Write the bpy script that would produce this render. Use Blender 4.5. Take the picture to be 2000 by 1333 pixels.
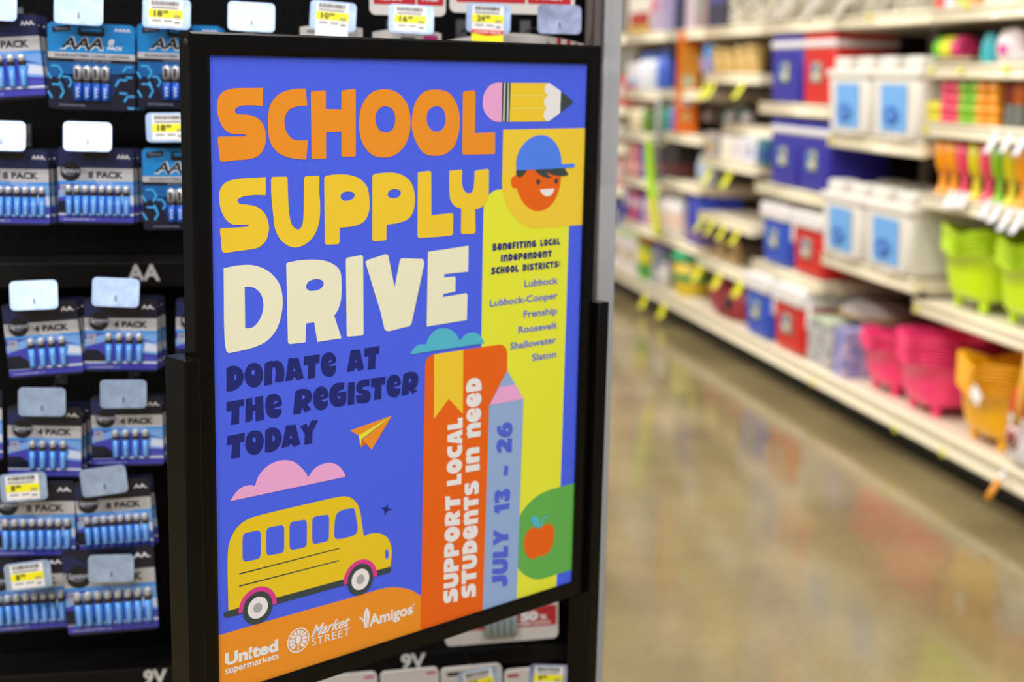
import bpy, math, random
from math import sin, cos, pi, radians, sqrt
from mathutils import Vector, Matrix, geometry
for _o in list(bpy.data.objects):
    bpy.data.objects.remove(_o)
SC = bpy.context.scene
COL = SC.collection
random.seed(7)

# ------------------------------------------------------------------ camera
FPX = 2885.0                                  # focal length in pixels of the 2000 px wide frame
PSI, PIT, ROL = radians(11.0), radians(10.25), radians(1.0)
CAM = Vector((0, 0, 1.40))
FW = Vector((sin(PSI)*cos(PIT), cos(PSI)*cos(PIT), -sin(PIT)))
_r0 = Vector((cos(PSI), -sin(PSI), 0)); _u0 = _r0.cross(FW)
RT = _r0*cos(ROL) + _u0*sin(ROL); UP = _u0*cos(ROL) - _r0*sin(ROL)
cd = bpy.data.cameras.new('camera'); cam = bpy.data.objects.new('camera', cd); COL.objects.link(cam)
cd.sensor_width = 36.0; cd.lens = FPX*36.0/2000.0; cd.clip_start = 0.05; cd.clip_end = 100
cam.matrix_world = Matrix(((RT.x, UP.x, -FW.x, CAM.x), (RT.y, UP.y, -FW.y, CAM.y), (RT.z, UP.z, -FW.z, CAM.z), (0, 0, 0, 1)))
cd.dof.use_dof = True; cd.dof.focus_distance = 1.52; cd.dof.aperture_fstop = 3.7
SC.camera = cam

# ------------------------------------------------------------------ world, lamps, exposure
w = bpy.data.worlds.new('store_air'); SC.world = w; w.use_nodes = True
_bg = w.node_tree.nodes['Background']; _bg.inputs[0].default_value = (1.0, 0.975, 0.94, 1); _bg.inputs[1].default_value = 0.25
def lamp(x, y, z, sx, sy, power, col=(1, 0.972, 0.93), rx=0.0, ry=0.0):
    l = bpy.data.lights.new('ceiling_lamp', 'AREA'); l.shape = 'RECTANGLE'; l.size = sx; l.size_y = sy; l.energy = power; l.color = col
    o = bpy.data.objects.new('ceiling_lamp', l); COL.objects.link(o); o.location = (x, y, z); o.rotation_euler = (rx, ry, 0)
    return o
# strip fittings: two rows over the cross aisle the camera stands in, one row down the side aisle
for _x, _p in ((-2.6, 105), (-0.6, 60), (2.0, 44)):
    lamp(_x, -0.4, 3.7, 1.2, 0.22, _p)
    lamp(_x, -2.6, 3.7, 1.2, 0.22, _p)
for _y in (1.6, 3.6, 5.6, 7.6, 9.6):
    lamp(1.2, _y, 3.7, 0.22, 1.2, 38)
    lamp(-0.6, _y+1.0, 3.7, 0.22, 1.2, 64)  # extra row added left of the aisle to throw light onto the shelf fronts
SC.view_settings.view_transform = 'Standard'; SC.view_settings.look = 'None'
SC.view_settings.exposure = 0.07; SC.view_settings.gamma = 1.0; SC.view_settings.use_curve_mapping = False
try:
    SC.cycles.use_denoising = True; SC.cycles.max_bounces = 6; SC.cycles.diffuse_bounces = 3; SC.cycles.glossy_bounces = 3
    SC.cycles.sample_clamp_indirect = 6.0
except Exception:
    pass

# ------------------------------------------------------------------ helpers
def ray(px, py):
    return FW + RT*((px-1000.0)/FPX) - UP*((py-666.5)/FPX)
def on_x(px, py, X):
    r = ray(px, py); return CAM + r*(X/r.x)
def on_y(px, py, Y):
    r = ray(px, py); return CAM + r*(Y/r.y)
def lin(c):
    c = c/255.0
    return c/12.92 if c <= 0.04045 else ((c+0.055)/1.055)**2.4
MATS = {}
def mat(name, rgb, rough=0.5, metal=0.0, spec=0.5, noise=0.0, nscale=20.0, alpha=1.0, trans=0.0, coat=0.0):
    if name in MATS: return MATS[name]
    m = bpy.data.materials.new(name); m.use_nodes = True
    nt = m.node_tree; b = nt.nodes['Principled BSDF']
    c = (lin(rgb[0]), lin(rgb[1]), lin(rgb[2]), 1)
    b.inputs['Base Color'].default_value = c; b.inputs['Roughness'].default_value = rough
    b.inputs['Metallic'].default_value = metal; b.inputs['Specular IOR Level'].default_value = spec
    if trans: b.inputs['Transmission Weight'].default_value = trans
    if coat: b.inputs['Coat Weight'].default_value = coat; b.inputs['Coat Roughness'].default_value = 0.08
    if alpha < 1: b.inputs['Alpha'].default_value = alpha
    if noise:
        tc = nt.nodes.new('ShaderNodeTexCoord'); n = nt.nodes.new('ShaderNodeTexNoise'); n.inputs['Scale'].default_value = nscale
        n.inputs['Detail'].default_value = 4
        mr = nt.nodes.new('ShaderNodeMapRange'); mr.inputs[1].default_value = 0.3; mr.inputs[2].default_value = 0.7
        mr.inputs[3].default_value = 1-noise; mr.inputs[4].default_value = 1+noise
        mx = nt.nodes.new('ShaderNodeVectorMath'); mx.operation = 'SCALE'; mx.inputs[0].default_value = c[:3]
        nt.links.new(tc.outputs['Object'], n.inputs['Vector']); nt.links.new(n.outputs[0], mr.inputs[0])
        nt.links.new(mr.outputs[0], mx.inputs['Scale']); nt.links.new(mx.outputs[0], b.inputs['Base Color'])
    MATS[name] = m
    return m

class MB:
    """collects faces with materials and links them as one mesh object"""
    def __init__(s): s.v = []; s.f = []; s.m = []; s.ms = []; s.sm = []
    def mi(s, m):
        if m not in s.ms: s.ms.append(m)
        return s.ms.index(m)
    def add(s, vs, fs, m, smooth=False):
        k = len(s.v); s.v += [tuple(p) for p in vs]; i = s.mi(m)
        for f in fs: s.f.append(tuple(a+k for a in f)); s.m.append(i); s.sm.append(smooth)
        return s
    def box(s, x0, x1, y0, y1, z0, z1, m, b=0.0):
        if b > 0: return s.rbox(x0, x1, y0, y1, z0, z1, m, b)
        vs = [(x, y, z) for x in (x0, x1) for y in (y0, y1) for z in (z0, z1)]
        return s.add(vs, [(0, 1, 3, 2), (4, 6, 7, 5), (0, 4, 5, 1), (2, 3, 7, 6), (0, 2, 6, 4), (1, 5, 7, 3)], m)
    def rbox(s, x0, x1, y0, y1, z0, z1, m, b, n=3, taper=1.0):
        """box with rounded vertical edges and softened top and bottom; taper scales the bottom"""
        cx, cy = (x0+x1)/2, (y0+y1)/2; hx, hy = (x1-x0)/2, (y1-y0)/2
        b = min(b, hx*.98, hy*.98, (z1-z0)/2.01)
        def ring(z, ins, sc):
            out = []
            r = max(b-ins*0.4, b*0.35)
            for (sx, sy, a0) in ((1, 1, 0), (-1, 1, 90), (-1, -1, 180), (1, -1, 270)):
                for i in range(n+1):
                    a = radians(a0+90.0*i/n)
                    out.append((cx+sc*(sx*(hx-ins-r)+r*cos(a)), cy+sc*(sy*(hy-ins-r)+r*sin(a)), z))
            return out
        e = b*0.5
        zs = [(z0, e), (z0+e*.35, e*.3), (z0+e, 0), (z1-e, 0), (z1-e*.35, e*.3), (z1, e)]
        rings = [ring(z, i, taper+(1-taper)*(z-z0)/(z1-z0)) for z, i in zs]
        N = len(rings[0]); vs = [p for r in rings for p in r]; fs = []
        for k in range(len(rings)-1):
            for i in range(N): fs.append((k*N+i, k*N+(i+1) % N, (k+1)*N+(i+1) % N, (k+1)*N+i))
        fs.append(tuple(range(N-1, -1, -1))); fs.append(tuple((len(rings)-1)*N+i for i in range(N)))
        k0 = len(s.f); s.add(vs, fs, m, True)
        for q in range(len(fs)):
            if q >= len(fs)-2 or (q % N) % (n+1) == n: s.sm[k0+q] = False
        return s
    def lathe(s, prof, m, c=(0, 0, 0), n=24, axis='z', cap=True):
        vs = []; fs = []
        for (r, h) in prof:
            for i in range(n):
                a = 2*pi*i/n; x, y = r*cos(a), r*sin(a)
                p = (x, y, h) if axis == 'z' else ((h, x, y) if axis == 'x' else (x, h, y))
                vs.append((c[0]+p[0], c[1]+p[1], c[2]+p[2]))
        for k in range(len(prof)-1):
            for i in range(n): fs.append((k*n+i, k*n+(i+1) % n, (k+1)*n+(i+1) % n, (k+1)*n+i))
        if cap: fs.append(tuple(range(n-1, -1, -1))); fs.append(tuple((len(prof)-1)*n+i for i in range(n)))
        return s.add(vs, fs, m, True)
    def tube(s, pts, r, m, n=8):
        pts = [Vector(p) for p in pts]; vs = []; fs = []
        for k, p in enumerate(pts):
            t = (pts[min(k+1, len(pts)-1)]-pts[max(k-1, 0)]).normalized()
            u = t.orthogonal().normalized() if k == 0 else (u - t*u.dot(t)).normalized()
            q = t.cross(u)
            for i in range(n):
                a = 2*pi*i/n; vs.append(p+u*(r*cos(a))+q*(r*sin(a)))
        for k in range(len(pts)-1):
            for i in range(n): fs.append((k*n+i, k*n+(i+1) % n, (k+1)*n+(i+1) % n, (k+1)*n+i))
        fs.append(tuple(range(n-1, -1, -1))); fs.append(tuple((len(pts)-1)*n+i for i in range(n)))
        return s.add(vs, fs, m, True)
    def poly(s, loops, fn, m):
        """flat filled outline with holes, each 2D point placed by fn"""
        vv = [[Vector((p[0], p[1], 0)) for p in l] for l in loops]
        tris = geometry.tessellate_polygon(vv); flat = [p for l in loops for p in l]
        P = [fn(p[0], p[1]) for p in flat]
        return s.add(P, [tuple(t) for t in tris], m)
    def tris(s, vs, fs, fn, m):
        return s.add([fn(p[0], p[1]) for p in vs], fs, m)
    def slab(s, loop, fn, m, back=None):
        """outline extruded between fn(x, y, 0) and fn(x, y, 1)"""
        n = len(loop)
        vs = [fn(p[0], p[1], 0) for p in loop]+[fn(p[0], p[1], 1) for p in loop]
        t = [tuple(x) for x in geometry.tessellate_polygon([[Vector((p[0], p[1], 0)) for p in loop]])]
        fs = t+[tuple(a+n for a in reversed(x)) for x in t]+[(i, (i+1) % n, n+(i+1) % n, n+i) for i in range(n)]
        return s.add(vs, fs, m)
    def build(s, name, parent=None):
        me = bpy.data.meshes.new(name); me.from_pydata(s.v, [], s.f)
        for m in s.ms: me.materials.append(m)
        me.polygons.foreach_set('material_index', s.m); me.polygons.foreach_set('use_smooth', s.sm)
        me.update()
        o = bpy.data.objects.new(name, me); COL.objects.link(o)
        if parent is not None: o.parent = parent
        return o

def tag(o, label, cat, group=None, kind=None):
    if label: o['label'] = label
    if cat: o['category'] = cat
    if group: o['group'] = group
    if kind: o['kind'] = kind
    return o
def thing(name, label, cat, loc=(0, 0, 0), rot=(0, 0, 0), group=None):
    o = bpy.data.objects.new(name, None); COL.objects.link(o); o.empty_display_size = 0.05
    o.location = loc; o.rotation_euler = rot
    return tag(o, label, cat, group)
def dup(root, label, loc=None, rot=None, group=None):
    r = root.copy(); COL.objects.link(r); r['label'] = label
    if loc is not None: r.location = loc
    if rot is not None: r.rotation_euler = rot
    if group: r['group'] = group
    for ch in list(root.children):
        c = ch.copy(); COL.objects.link(c); c.parent = r
        for g in list(ch.children):
            d = g.copy(); COL.objects.link(d); d.parent = c
    return r

def loop(txt, n=5):
    """'x,y' is a smooth point, 'x,y*' a corner"""
    P = []; C = []
    for t in txt.split():
        c = t.endswith('*'); x, y = t.rstrip('*').split(','); P.append(Vector((float(x), float(y)))); C.append(c)
    out = []; N = len(P)
    for i in range(N):
        j = (i+1) % N; a, b = P[i], P[j]; L = (b-a).length
        if L < 1e-9: continue
        if C[i] and C[j]: out.append((a.x, a.y)); continue
        def tan(k):
            if C[k]: return (b-a).normalized()
            d = P[(k+1) % N]-P[k-1]; return d.normalized() if d.length else Vector((0, 0))
        m0, m1 = tan(i)*L, tan(j)*L
        for k in range(n):
            t = k/n; t2 = t*t; t3 = t2*t
            p = a*(2*t3-3*t2+1)+m0*(t3-2*t2+t)+b*(-2*t3+3*t2)+m1*(t3-t2); out.append((p.x, p.y))
    return out
def ell(cx, cy, rx, ry, n=28, shear=0.0, a0=0, a1=360):
    full = (a1-a0) >= 360
    k = n if full else n+1
    return [(cx+rx*cos(radians(a0+(a1-a0)*i/n)), cy-shear*rx*cos(radians(a0+(a1-a0)*i/n))-ry*sin(radians(a0+(a1-a0)*i/n))) for i in range(k)]
def rrect(x0, y0, x1, y1, r, n=4):
    out = []
    for (cx, cy, a0) in ((x1-r, y1-r, 0), (x0+r, y1-r, 90), (x0+r, y0+r, 180), (x1-r, y0+r, 270)):
        for i in range(n+1):
            a = radians(a0+90.0*i/n); out.append((cx+r*cos(a), cy+r*sin(a)))
    return out
def rquad(c, f=0.18, n=4):
    """quadrilateral with rounded corners (f: share of the side taken by the curve)"""
    out = []
    for i in range(4):
        p = Vector(c[i]); a = p+(Vector(c[i-1])-p)*f; b = p+(Vector(c[(i+1) % 4])-p)*f
        for k in range(n+1):
            t = k/n; q = a*(1-t)**2+p*2*t*(1-t)+b*t*t; out.append((q.x, q.y))
    return out
TXT = {}
def text2d(body, bold=0.0, shear=0.0):
    """outline text as triangles: x from 0 to 1 over the width, y 0 at the baseline, 1 at cap height"""
    k = (body, bold, shear)
    if k in TXT: return TXT[k]
    def raw(b):
        c = bpy.data.curves.new('t', 'FONT'); c.body = b; c.offset = bold; c.resolution_u = 3; c.shear = shear; c.size = 1.0
        o = bpy.data.objects.new('t', c); COL.objects.link(o)
        me = bpy.data.meshes.new_from_object(o)
        vs = [(v.co.x, v.co.y) for v in me.vertices]; fs = [tuple(p.vertices) for p in me.polygons]
        bpy.data.objects.remove(o); bpy.data.curves.remove(c); bpy.data.meshes.remove(me)
        return vs, fs
    if ('cap', bold) not in TXT: TXT[('cap', bold)] = max(p[1] for p in raw('H')[0])
    cap = TXT[('cap', bold)]
    vs, fs = raw(body); x0 = min(p[0] for p in vs); x1 = max(p[0] for p in vs)
    TXT[k] = ([((p[0]-x0)/(x1-x0), p[1]/cap) for p in vs], fs, (x1-x0)/cap)
    return TXT[k]
GL = {  # chunky display alphabet on a 100 unit cap height: width, outer outline, holes
 'S': (78, "70,100* 72,70* 50,72 38,68 40,62 60,58 76,42 76,22 62,4 40,0 4,0* 2,30* 28,30 40,34 36,40 14,46 4,62 6,84 22,98 44,100"),
 'U': (80, "2,100* 30,100* 30,40 40,30 50,40 50,100* 78,100* 78,30 66,6 40,-2 14,6 2,30"),
 'P': (78, "2,100* 40,102 68,94 78,68 68,42 32,34* 32,0* 2,0*", "28,76* 42,74 44,66 28,60*"),
 'O': (82, "40,102 66,90 81,50 66,8 40,-2 14,10 0,50 14,92", "41,64 49,52 41,38 32,50"),
 'R': (82, "2,98* 40,102 70,92 76,66 62,44* 82,4* 48,-2* 34,30* 30,0* 0,0*", "28,76* 42,74 42,64 28,58*"),
 'T': (76, "0,100* 76,104* 74,72* 54,72* 54,0* 22,0* 22,72* 0,70*"),
 'L': (64, "2,100* 32,100* 32,30* 62,32* 62,0* 2,0*"),
 'C': (72, "70,100* 70,68* 48,68 34,58 34,44 46,32 70,32* 70,0* 34,0 8,18 0,50 10,84 38,100"),
 'A': (82, "22,100* 60,100* 82,2* 50,0* 46,16* 34,16* 32,0* 0,0*", "40,58* 46,36* 34,36*"),
 'D': (78, "2,100* 36,102 66,84 76,50 64,16 34,0 2,0*", "30,66* 42,58 42,44 30,36*"),
 'e': (78, "38,102 66,90 76,60 72,46 40,36* 74,40* 70,12 42,-2 14,8 0,38 4,76 18,96", "36,58* 48,62 52,72 44,72"),
 'n': (80, "0,92* 30,102* 34,94* 56,100 76,80 78,0* 48,0* 48,56 40,66 32,56 32,0* 2,0*"),
 'I': (38, "2,100* 34,102* 34,0* 2,0*"),
 'J': (66, "28,100* 62,100* 62,30 50,4 24,-2 2,4* 6,36* 24,32 30,44"),
 'Y': (82, "-2,100* 28,100* 40,74* 52,100* 82,100* 56,40* 56,0* 24,0* 24,40*"),
 '1': (54, "16,100* 50,102* 50,0* 18,0* 18,66* 0,64*"),
 '3': (78, "4,98* 60,100 74,78 62,54 76,30 62,2 30,-2 4,4* 6,34* 36,32 36,42 20,44* 20,60* 36,62 34,70 4,68*"),
 '2': (78, "6,92* 40,104 72,88 72,60 48,32* 76,32* 74,0* 2,0* 2,28* 36,62 34,72 6,66*"),
 '6': (80, "60,104* 64,76* 38,70 64,66 78,40 66,8 38,-2 10,10 0,44 14,84 34,100", "39,46 46,35 39,24 31,35"),
 'B': (78, "2,100* 44,102 68,84 56,56 76,40 70,10 44,0 2,0*", "28,80* 40,76 28,66*", "28,40* 44,32 28,22*"),
 'F': (64, "2,100* 64,102* 62,72* 32,72* 32,58* 56,58* 56,34* 32,34* 32,0* 2,0*"),
 'H': (80, "2,100* 32,100* 32,64* 48,64* 48,100* 78,100* 78,0* 48,0* 48,34* 32,34* 32,0* 2,0*"),
 'G': (80, "70,98* 68,70* 46,70 32,58 34,36 46,30 48,40* 38,42* 38,60* 78,60* 76,10 40,-2 12,10 0,44 10,82 40,102"),
 ':': (34, "4,20* 30,20* 30,44* 4,44*"),
}

# ------------------------------------------------------------------ colours
M_BLACK = mat('black_gloss_metal', (9, 7, 5), 0.2, 0.0, 0.22)
M_RUB = mat('black_rubber', (14, 14, 14), 0.7)
M_STRIP = mat('black_strip', (16, 14, 14), 0.5, 0, 0.2)
M_CREAM = mat('cream_enamel', (238, 226, 196), 0.16, 0.0, 0.5)
M_CREAMD = mat('cream_enamel_deck', (222, 208, 184), 0.4)
M_BACK = mat('brown_panel', (62, 48, 35), 0.6, noise=0.15, nscale=9)  # dark brown base with a slight random mottle
M_KICK = mat('black_kick', (20, 17, 14), 0.5)
M_GREY = mat('grey_enamel', (162, 164, 170), 0.5)
M_TAUPE = mat('taupe_enamel', (150, 140, 132), 0.35)
M_DARK = mat('dark_grey_enamel', (92, 84, 82), 0.5)
M_WHITE = mat('white_paper', (246, 244, 244), 0.5)
M_ROD = mat('zinc_rod', (150, 150, 155), 0.3, 1.0)
def ink(name, rgb, rough=0.48): return mat('ink_'+name, rgb, rough, 0, 0.12)

# ------------------------------------------------------------------ the setting
fl = MB().add([(-4, -4, 0), (6, -4, 0), (6, 14, 0), (-4, 14, 0)], [(0, 1, 2, 3)], mat('concrete', (176, 158, 120), 0.2)).build('floor')
tag(fl, 'polished tan concrete floor of the store aisle', 'floor', kind='structure')
def concrete():
    m = MATS['concrete']; nt = m.node_tree; b = nt.nodes['Principled BSDF']
    tc = nt.nodes.new('ShaderNodeTexCoord')
    def noise(sc, det):
        n = nt.nodes.new('ShaderNodeTexNoise'); n.inputs['Scale'].default_value = sc; n.inputs['Detail'].default_value = det
        nt.links.new(tc.outputs['Object'], n.inputs['Vector']); return n
    n1, n2, n3 = noise(1.6, 5), noise(55, 3), noise(5.0, 4)
    r1 = nt.nodes.new('ShaderNodeValToRGB'); e = r1.color_ramp.elements
    e[0].position = .32; e[0].color = (lin(116), lin(102), lin(70), 1); e[1].position = .7; e[1].color = (lin(147), lin(132), lin(93), 1)
    r2 = nt.nodes.new('ShaderNodeValToRGB'); e = r2.color_ramp.elements
    e[0].position = .28; e[0].color = (.62, .58, .52, 1); e[1].position = .5; e[1].color = (1, 1, 1, 1)
    mx = nt.nodes.new('ShaderNodeMix'); mx.data_type = 'RGBA'; mx.blend_type = 'MULTIPLY'; mx.inputs[0].default_value = .55
    nt.links.new(n1.outputs[0], r1.inputs[0]); nt.links.new(n2.outputs[0], r2.inputs[0])
    nt.links.new(r1.outputs[0], mx.inputs[6]); nt.links.new(r2.outputs[0], mx.inputs[7]); nt.links.new(mx.outputs[2], b.inputs['Base Color'])
    mr = nt.nodes.new('ShaderNodeMapRange'); mr.inputs[3].default_value = .07; mr.inputs[4].default_value = .17
    nt.links.new(n3.outputs[0], mr.inputs[0]); nt.links.new(mr.outputs[0], b.inputs['Roughness'])
    b.inputs['Specular IOR Level'].default_value = 0.6
concrete()
wl = MB().add([(-4, 13.9, 0), (6, 13.9, 0), (6, 13.9, 4.4), (-4, 13.9, 4.4)], [(0, 1, 2, 3)], mat('wall_paint', (206, 198, 184), 0.7)).build('wall_back')
tag(wl, 'plain pale store wall at the far end of the aisle', 'wall', kind='structure')

# ------------------------------------------------------------------ the sign stand and its poster
PO = Vector((-0.0161126, 1.49814493, 1.41345207))
PA = Vector((0.83858679, 0.54476538, 0.00169636)).normalized()
PD = Vector((-0.00614414, 0.00642092, -0.99996051)); PZ = -(PD-PA*PD.dot(PA)).normalized()
PY = PZ.cross(PA)                                        # points into the sign, away from the viewer
PW, PH = 0.5385, 0.6661
SB = PO - PZ*(PO.z/PZ.z) + PA*(PW/2)
stand = thing('sign_stand', 'black metal floor sign stand holding a bright blue school supply poster', 'sign stand')
stand.matrix_world = Matrix(((PA.x, PY.x, PZ.x, SB.x), (PA.y, PY.y, PZ.y, SB.y), (PA.z, PY.z, PZ.z, SB.z), (0, 0, 0, 1)))
ZT = PO.z/PZ.z                                           # height of the visible poster's top edge in stand space
XL = -PW/2
def art(px, py):
    """a point of the printed artwork, measured on the photo, in stand space"""
    r = ray(px, py); t = (PO-CAM).dot(PY)/r.dot(PY); d = CAM+r*t-SB
    return d.dot(PA), d.dot(PZ)
CROPS = {'A': (400, 90, 3.25167), 'B': (400, 460, 2.96167), 'C': (400, 880, 2.9435), 'F': (420, 660, 5.3318), 'G': (610, 660, 5.3304),
         'P': (920, 140, 8.33333), 'K': (960, 240, 6.348), 'N': (930, 360, 6.665), 'V': (930, 530, 6.665), 'W': (790, 630, 6.06),
         'X': (810, 820, 6.06), 'Y': (810, 1000, 6.06), 'Q': (980, 920, 5.332), 'U': (425, 1230, 12.943), 'M': (545, 1190, 13.3333), 'J': (690, 1160, 14.286), '0': (0, 0, 1)}
poster = MB()
def pl(crop, layer):
    ox, oy, s = CROPS[crop]
    def fn(x, y):
        a = art(ox+x/s, oy+y/s); return (a[0], -0.00012*layer, a[1])
    return fn
def draw(crop, col, layer, *outl):
    loops = [loop(t) if isinstance(t, str) else t for t in outl]
    poster.poly(loops, pl(crop, layer), col)
def quadfn(crop, layer, q):
    bl, br, tl, tr = [Vector(p) for p in q]; f = pl(crop, layer)
    def fn(u, v):
        b = bl+(br-bl)*u; t = tl+(tr-tl)*u; p = b+(t-b)*v; return f(p.x, p.y)
    return fn
def chunky(word, crop, col, layer, bl, br, tl, tr, gap=5):
    tot = sum(GL[c][0] for c in word)+gap*(len(word)-1); x = 0; fn = quadfn(crop, layer, (bl, br, tl, tr))
    for c in word:
        g = GL[c]
        for k in ([1] if c == ':' else [0]):
            lp = [[((x+p[0])/tot, p[1]/100) for p in loop(t)] for t in g[1:]]
            poster.poly(lp, fn, col)
            if c == ':': poster.poly([[(p[0], p[1]+.45) for p in lp[0]]], fn, col)
        x += g[0]+gap
def letters(word, crop, col, layer, bl, br, tl, tr, bold=0.0, shear=0.0):
    vs, fs, _ = text2d(word, bold, shear); poster.tris(vs, fs, quadfn(crop, layer, (bl, br, tl, tr)), col)

BLUE = ink('blue', (78, 101, 238)); ORG = ink('orange', (234, 146, 44)); YEL = ink('yellow', (238, 202, 56)); CRM = ink('cream', (236, 234, 206))
NAVY = ink('navy', (38, 44, 118)); RED = ink('red_orange', (231, 102, 28)); LBL = ink('light_blue', (148, 174, 220)); LIM = ink('lime', (228, 232, 62))
GRN = ink('green', (100, 176, 84)); PNK = ink('pink', (234, 168, 218)); TEA = ink('teal', (86, 184, 212)); CHA = ink('charcoal', (64, 74, 74))
MAG = ink('magenta', (216, 66, 146)); CAP = ink('cap_blue', (84, 132, 244)); PAP = ink('paper', (233, 231, 234)); GRY = ink('grey', (168, 170, 172))
LIG = ink('light_grey', (198, 204, 200)); PAL = ink('pale_yellow', (240, 214, 86)); GOL = ink('gold', (238, 204, 62))
# paper and ground
e = 0.009
poster.box(XL-e, XL+PW+e, 0, 0.0012, ZT-PH-e, ZT+e, BLUE)
# lime column, face panel, green panel
draw('0', LIM, 1, "944.3,409.5 946.5,396 954,382.5 963,374 972,370.8 985,370* 1100,380* 1112.5,400* 1095.7,920* 1086.3,1152* 1000,1180* 938,1190* 940,665*")
draw('K', GOL, 2, "143,85* 1172,65* 1137,1264* 960,1278* 760,1296 560,1307 480,1300 380,1255 280,1170 200,1050 150,920 130,780 131,600*")
draw('Q', GRN, 2, "762,124* 615,165 480,205 380,255 280,340 190,460 130,600 105,750 115,880 160,1000 220,1070 290,1115 370,1132 450,1118 570,1080 728,1033*")
# headline
for t in (("370,266* 367,382* 300,377 230,380 195,398 192,420 215,433 275,437 335,460 375,510 388,580 375,650 335,700 270,720 180,728 110,735 95,725 88,660 81,590 90,576* 180,575 250,574 265,567* 240,561 165,556 115,520 85,450 76,390 85,330 115,290 180,270 280,267",),
          ("640,270* 650,379* 590,383 535,405 508,450 506,500 520,550 555,590 600,600 655,597* 643,722* 590,718 520,705 455,670 415,610 401,530 402,430 425,355 480,300 560,274",),
          ("672,295* 680,287* 762,281* 768,290* 768,400* 866,402* 866,283* 950,272* 958,280* 958,696* 950,703* 872,703* 866,695* 866,545* 770,548* 770,710* 765,717* 685,718* 677,710*",),
          ("1140,275 1220,295 1280,360 1304,450 1300,550 1265,640 1200,695 1130,708 1060,690 1005,625 980,540 980,460 1000,370 1060,295", "1145,382 1190,402 1208,455 1200,515 1172,545 1140,549 1108,535 1085,490 1084,440 1105,400"),
          ("1470,277 1545,295 1595,360 1618,450 1612,550 1580,640 1520,688 1450,697 1390,680 1340,610 1316,530 1315,450 1340,350 1395,290", "1475,382 1510,400 1528,455 1520,510 1495,538 1465,544 1435,530 1412,490 1411,435 1430,398"),
          ("1638,300* 1645,288* 1705,281* 1718,290* 1715,553* 1835,548* 1843,555* 1842,682* 1835,686* 1715,690* 1640,690* 1634,682*",)):
    draw('A', ORG, 2, *t)
for t in (("387,833* 385,948* 320,947 250,955 215,970 208,988 225,1003 270,1008 330,1022 380,1065 405,1130 405,1180 385,1240 340,1280 270,1295 180,1307 125,1314 108,1300 100,1220 96,1165 105,1157* 200,1153 270,1147 283,1139* 260,1135 180,1135 135,1105 105,1050 91,980 97,910 135,865 210,845 300,838",),
          ("420,850* 425,832* 515,829* 525,840* 528,950 535,1060 550,1130 580,1163 605,1160 622,1120 627,1000 628,840* 640,826* 722,823* 728,835* 726,920 732,1020 725,1120 695,1200 645,1255 580,1280 530,1270 480,1230 445,1160 432,1060 421,940",),
          ("757,840* 765,825* 830,816 920,820 985,845 1030,895 1044,970 1042,1050 1010,1115 950,1143 857,1155* 855,1245* 848,1259* 770,1263* 761,1250*", "905,924 940,930 950,945 940,970 905,983 875,980 861,960 872,935"),
          ("1063,830* 1072,813* 1140,805 1220,808 1285,840 1320,890 1333,960 1326,1040 1295,1095 1235,1122 1154,1136* 1152,1225* 1145,1236* 1070,1241* 1063,1230*", "1205,909 1238,918 1245,935 1230,958 1195,968 1165,958 1161,940 1175,917"),
          ("1352,805* 1360,800* 1425,793* 1437,800* 1438,1076* 1565,1062* 1577,1068* 1575,1190* 1568,1203* 1470,1213* 1360,1220* 1350,1210*",),
          ("1552,795* 1560,791* 1628,785* 1635,795* 1632,860 1645,915 1675,937 1700,920 1710,860 1712,800* 1720,790* 1795,780* 1804,788* 1803,880 1800,960 1780,1005 1745,1030 1716,1038* 1718,1180* 1710,1193* 1635,1195* 1626,1185* 1628,1033* 1590,1020 1560,980 1552,920 1551,860")):
    draw('A', YEL, 2, *(t if isinstance(t, tuple) else (t,)))
for t in (("108,190* 200,173 290,175 370,210 430,280 450,370 440,470 405,560 345,620 260,655 140,682* 125,675* 115,620 110,500*", "230,297* 280,302 320,335 338,390 332,450 305,505 270,535 233,538*"),
          ("470,165* 480,156* 560,143 660,142 730,160 778,200 790,270 787,370 770,430 748,465* 790,595* 650,617* 632,503* 585,510* 582,615* 575,621* 490,629* 480,622*", "640,254 675,260 687,280 670,308 630,321 598,318 585,298 600,268"),
          ("815,140* 820,130* 905,113* 915,122* 918,570* 910,579* 828,587* 820,580*",),
          ("928,155* 940,143* 1045,108* 1060,115* 1097,300* 1128,140* 1140,132* 1260,137* 1270,160* 1195,510* 1185,525* 1060,556* 1040,548* 1015,440*",),
          ("1290,95* 1525,60* 1523,210* 1385,225* 1383,243* 1445,238* 1451,248* 1448,325* 1378,340* 1378,357* 1510,335* 1519,345* 1515,490* 1283,528*",)):
    draw('B', CRM, 2, *t)
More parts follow.
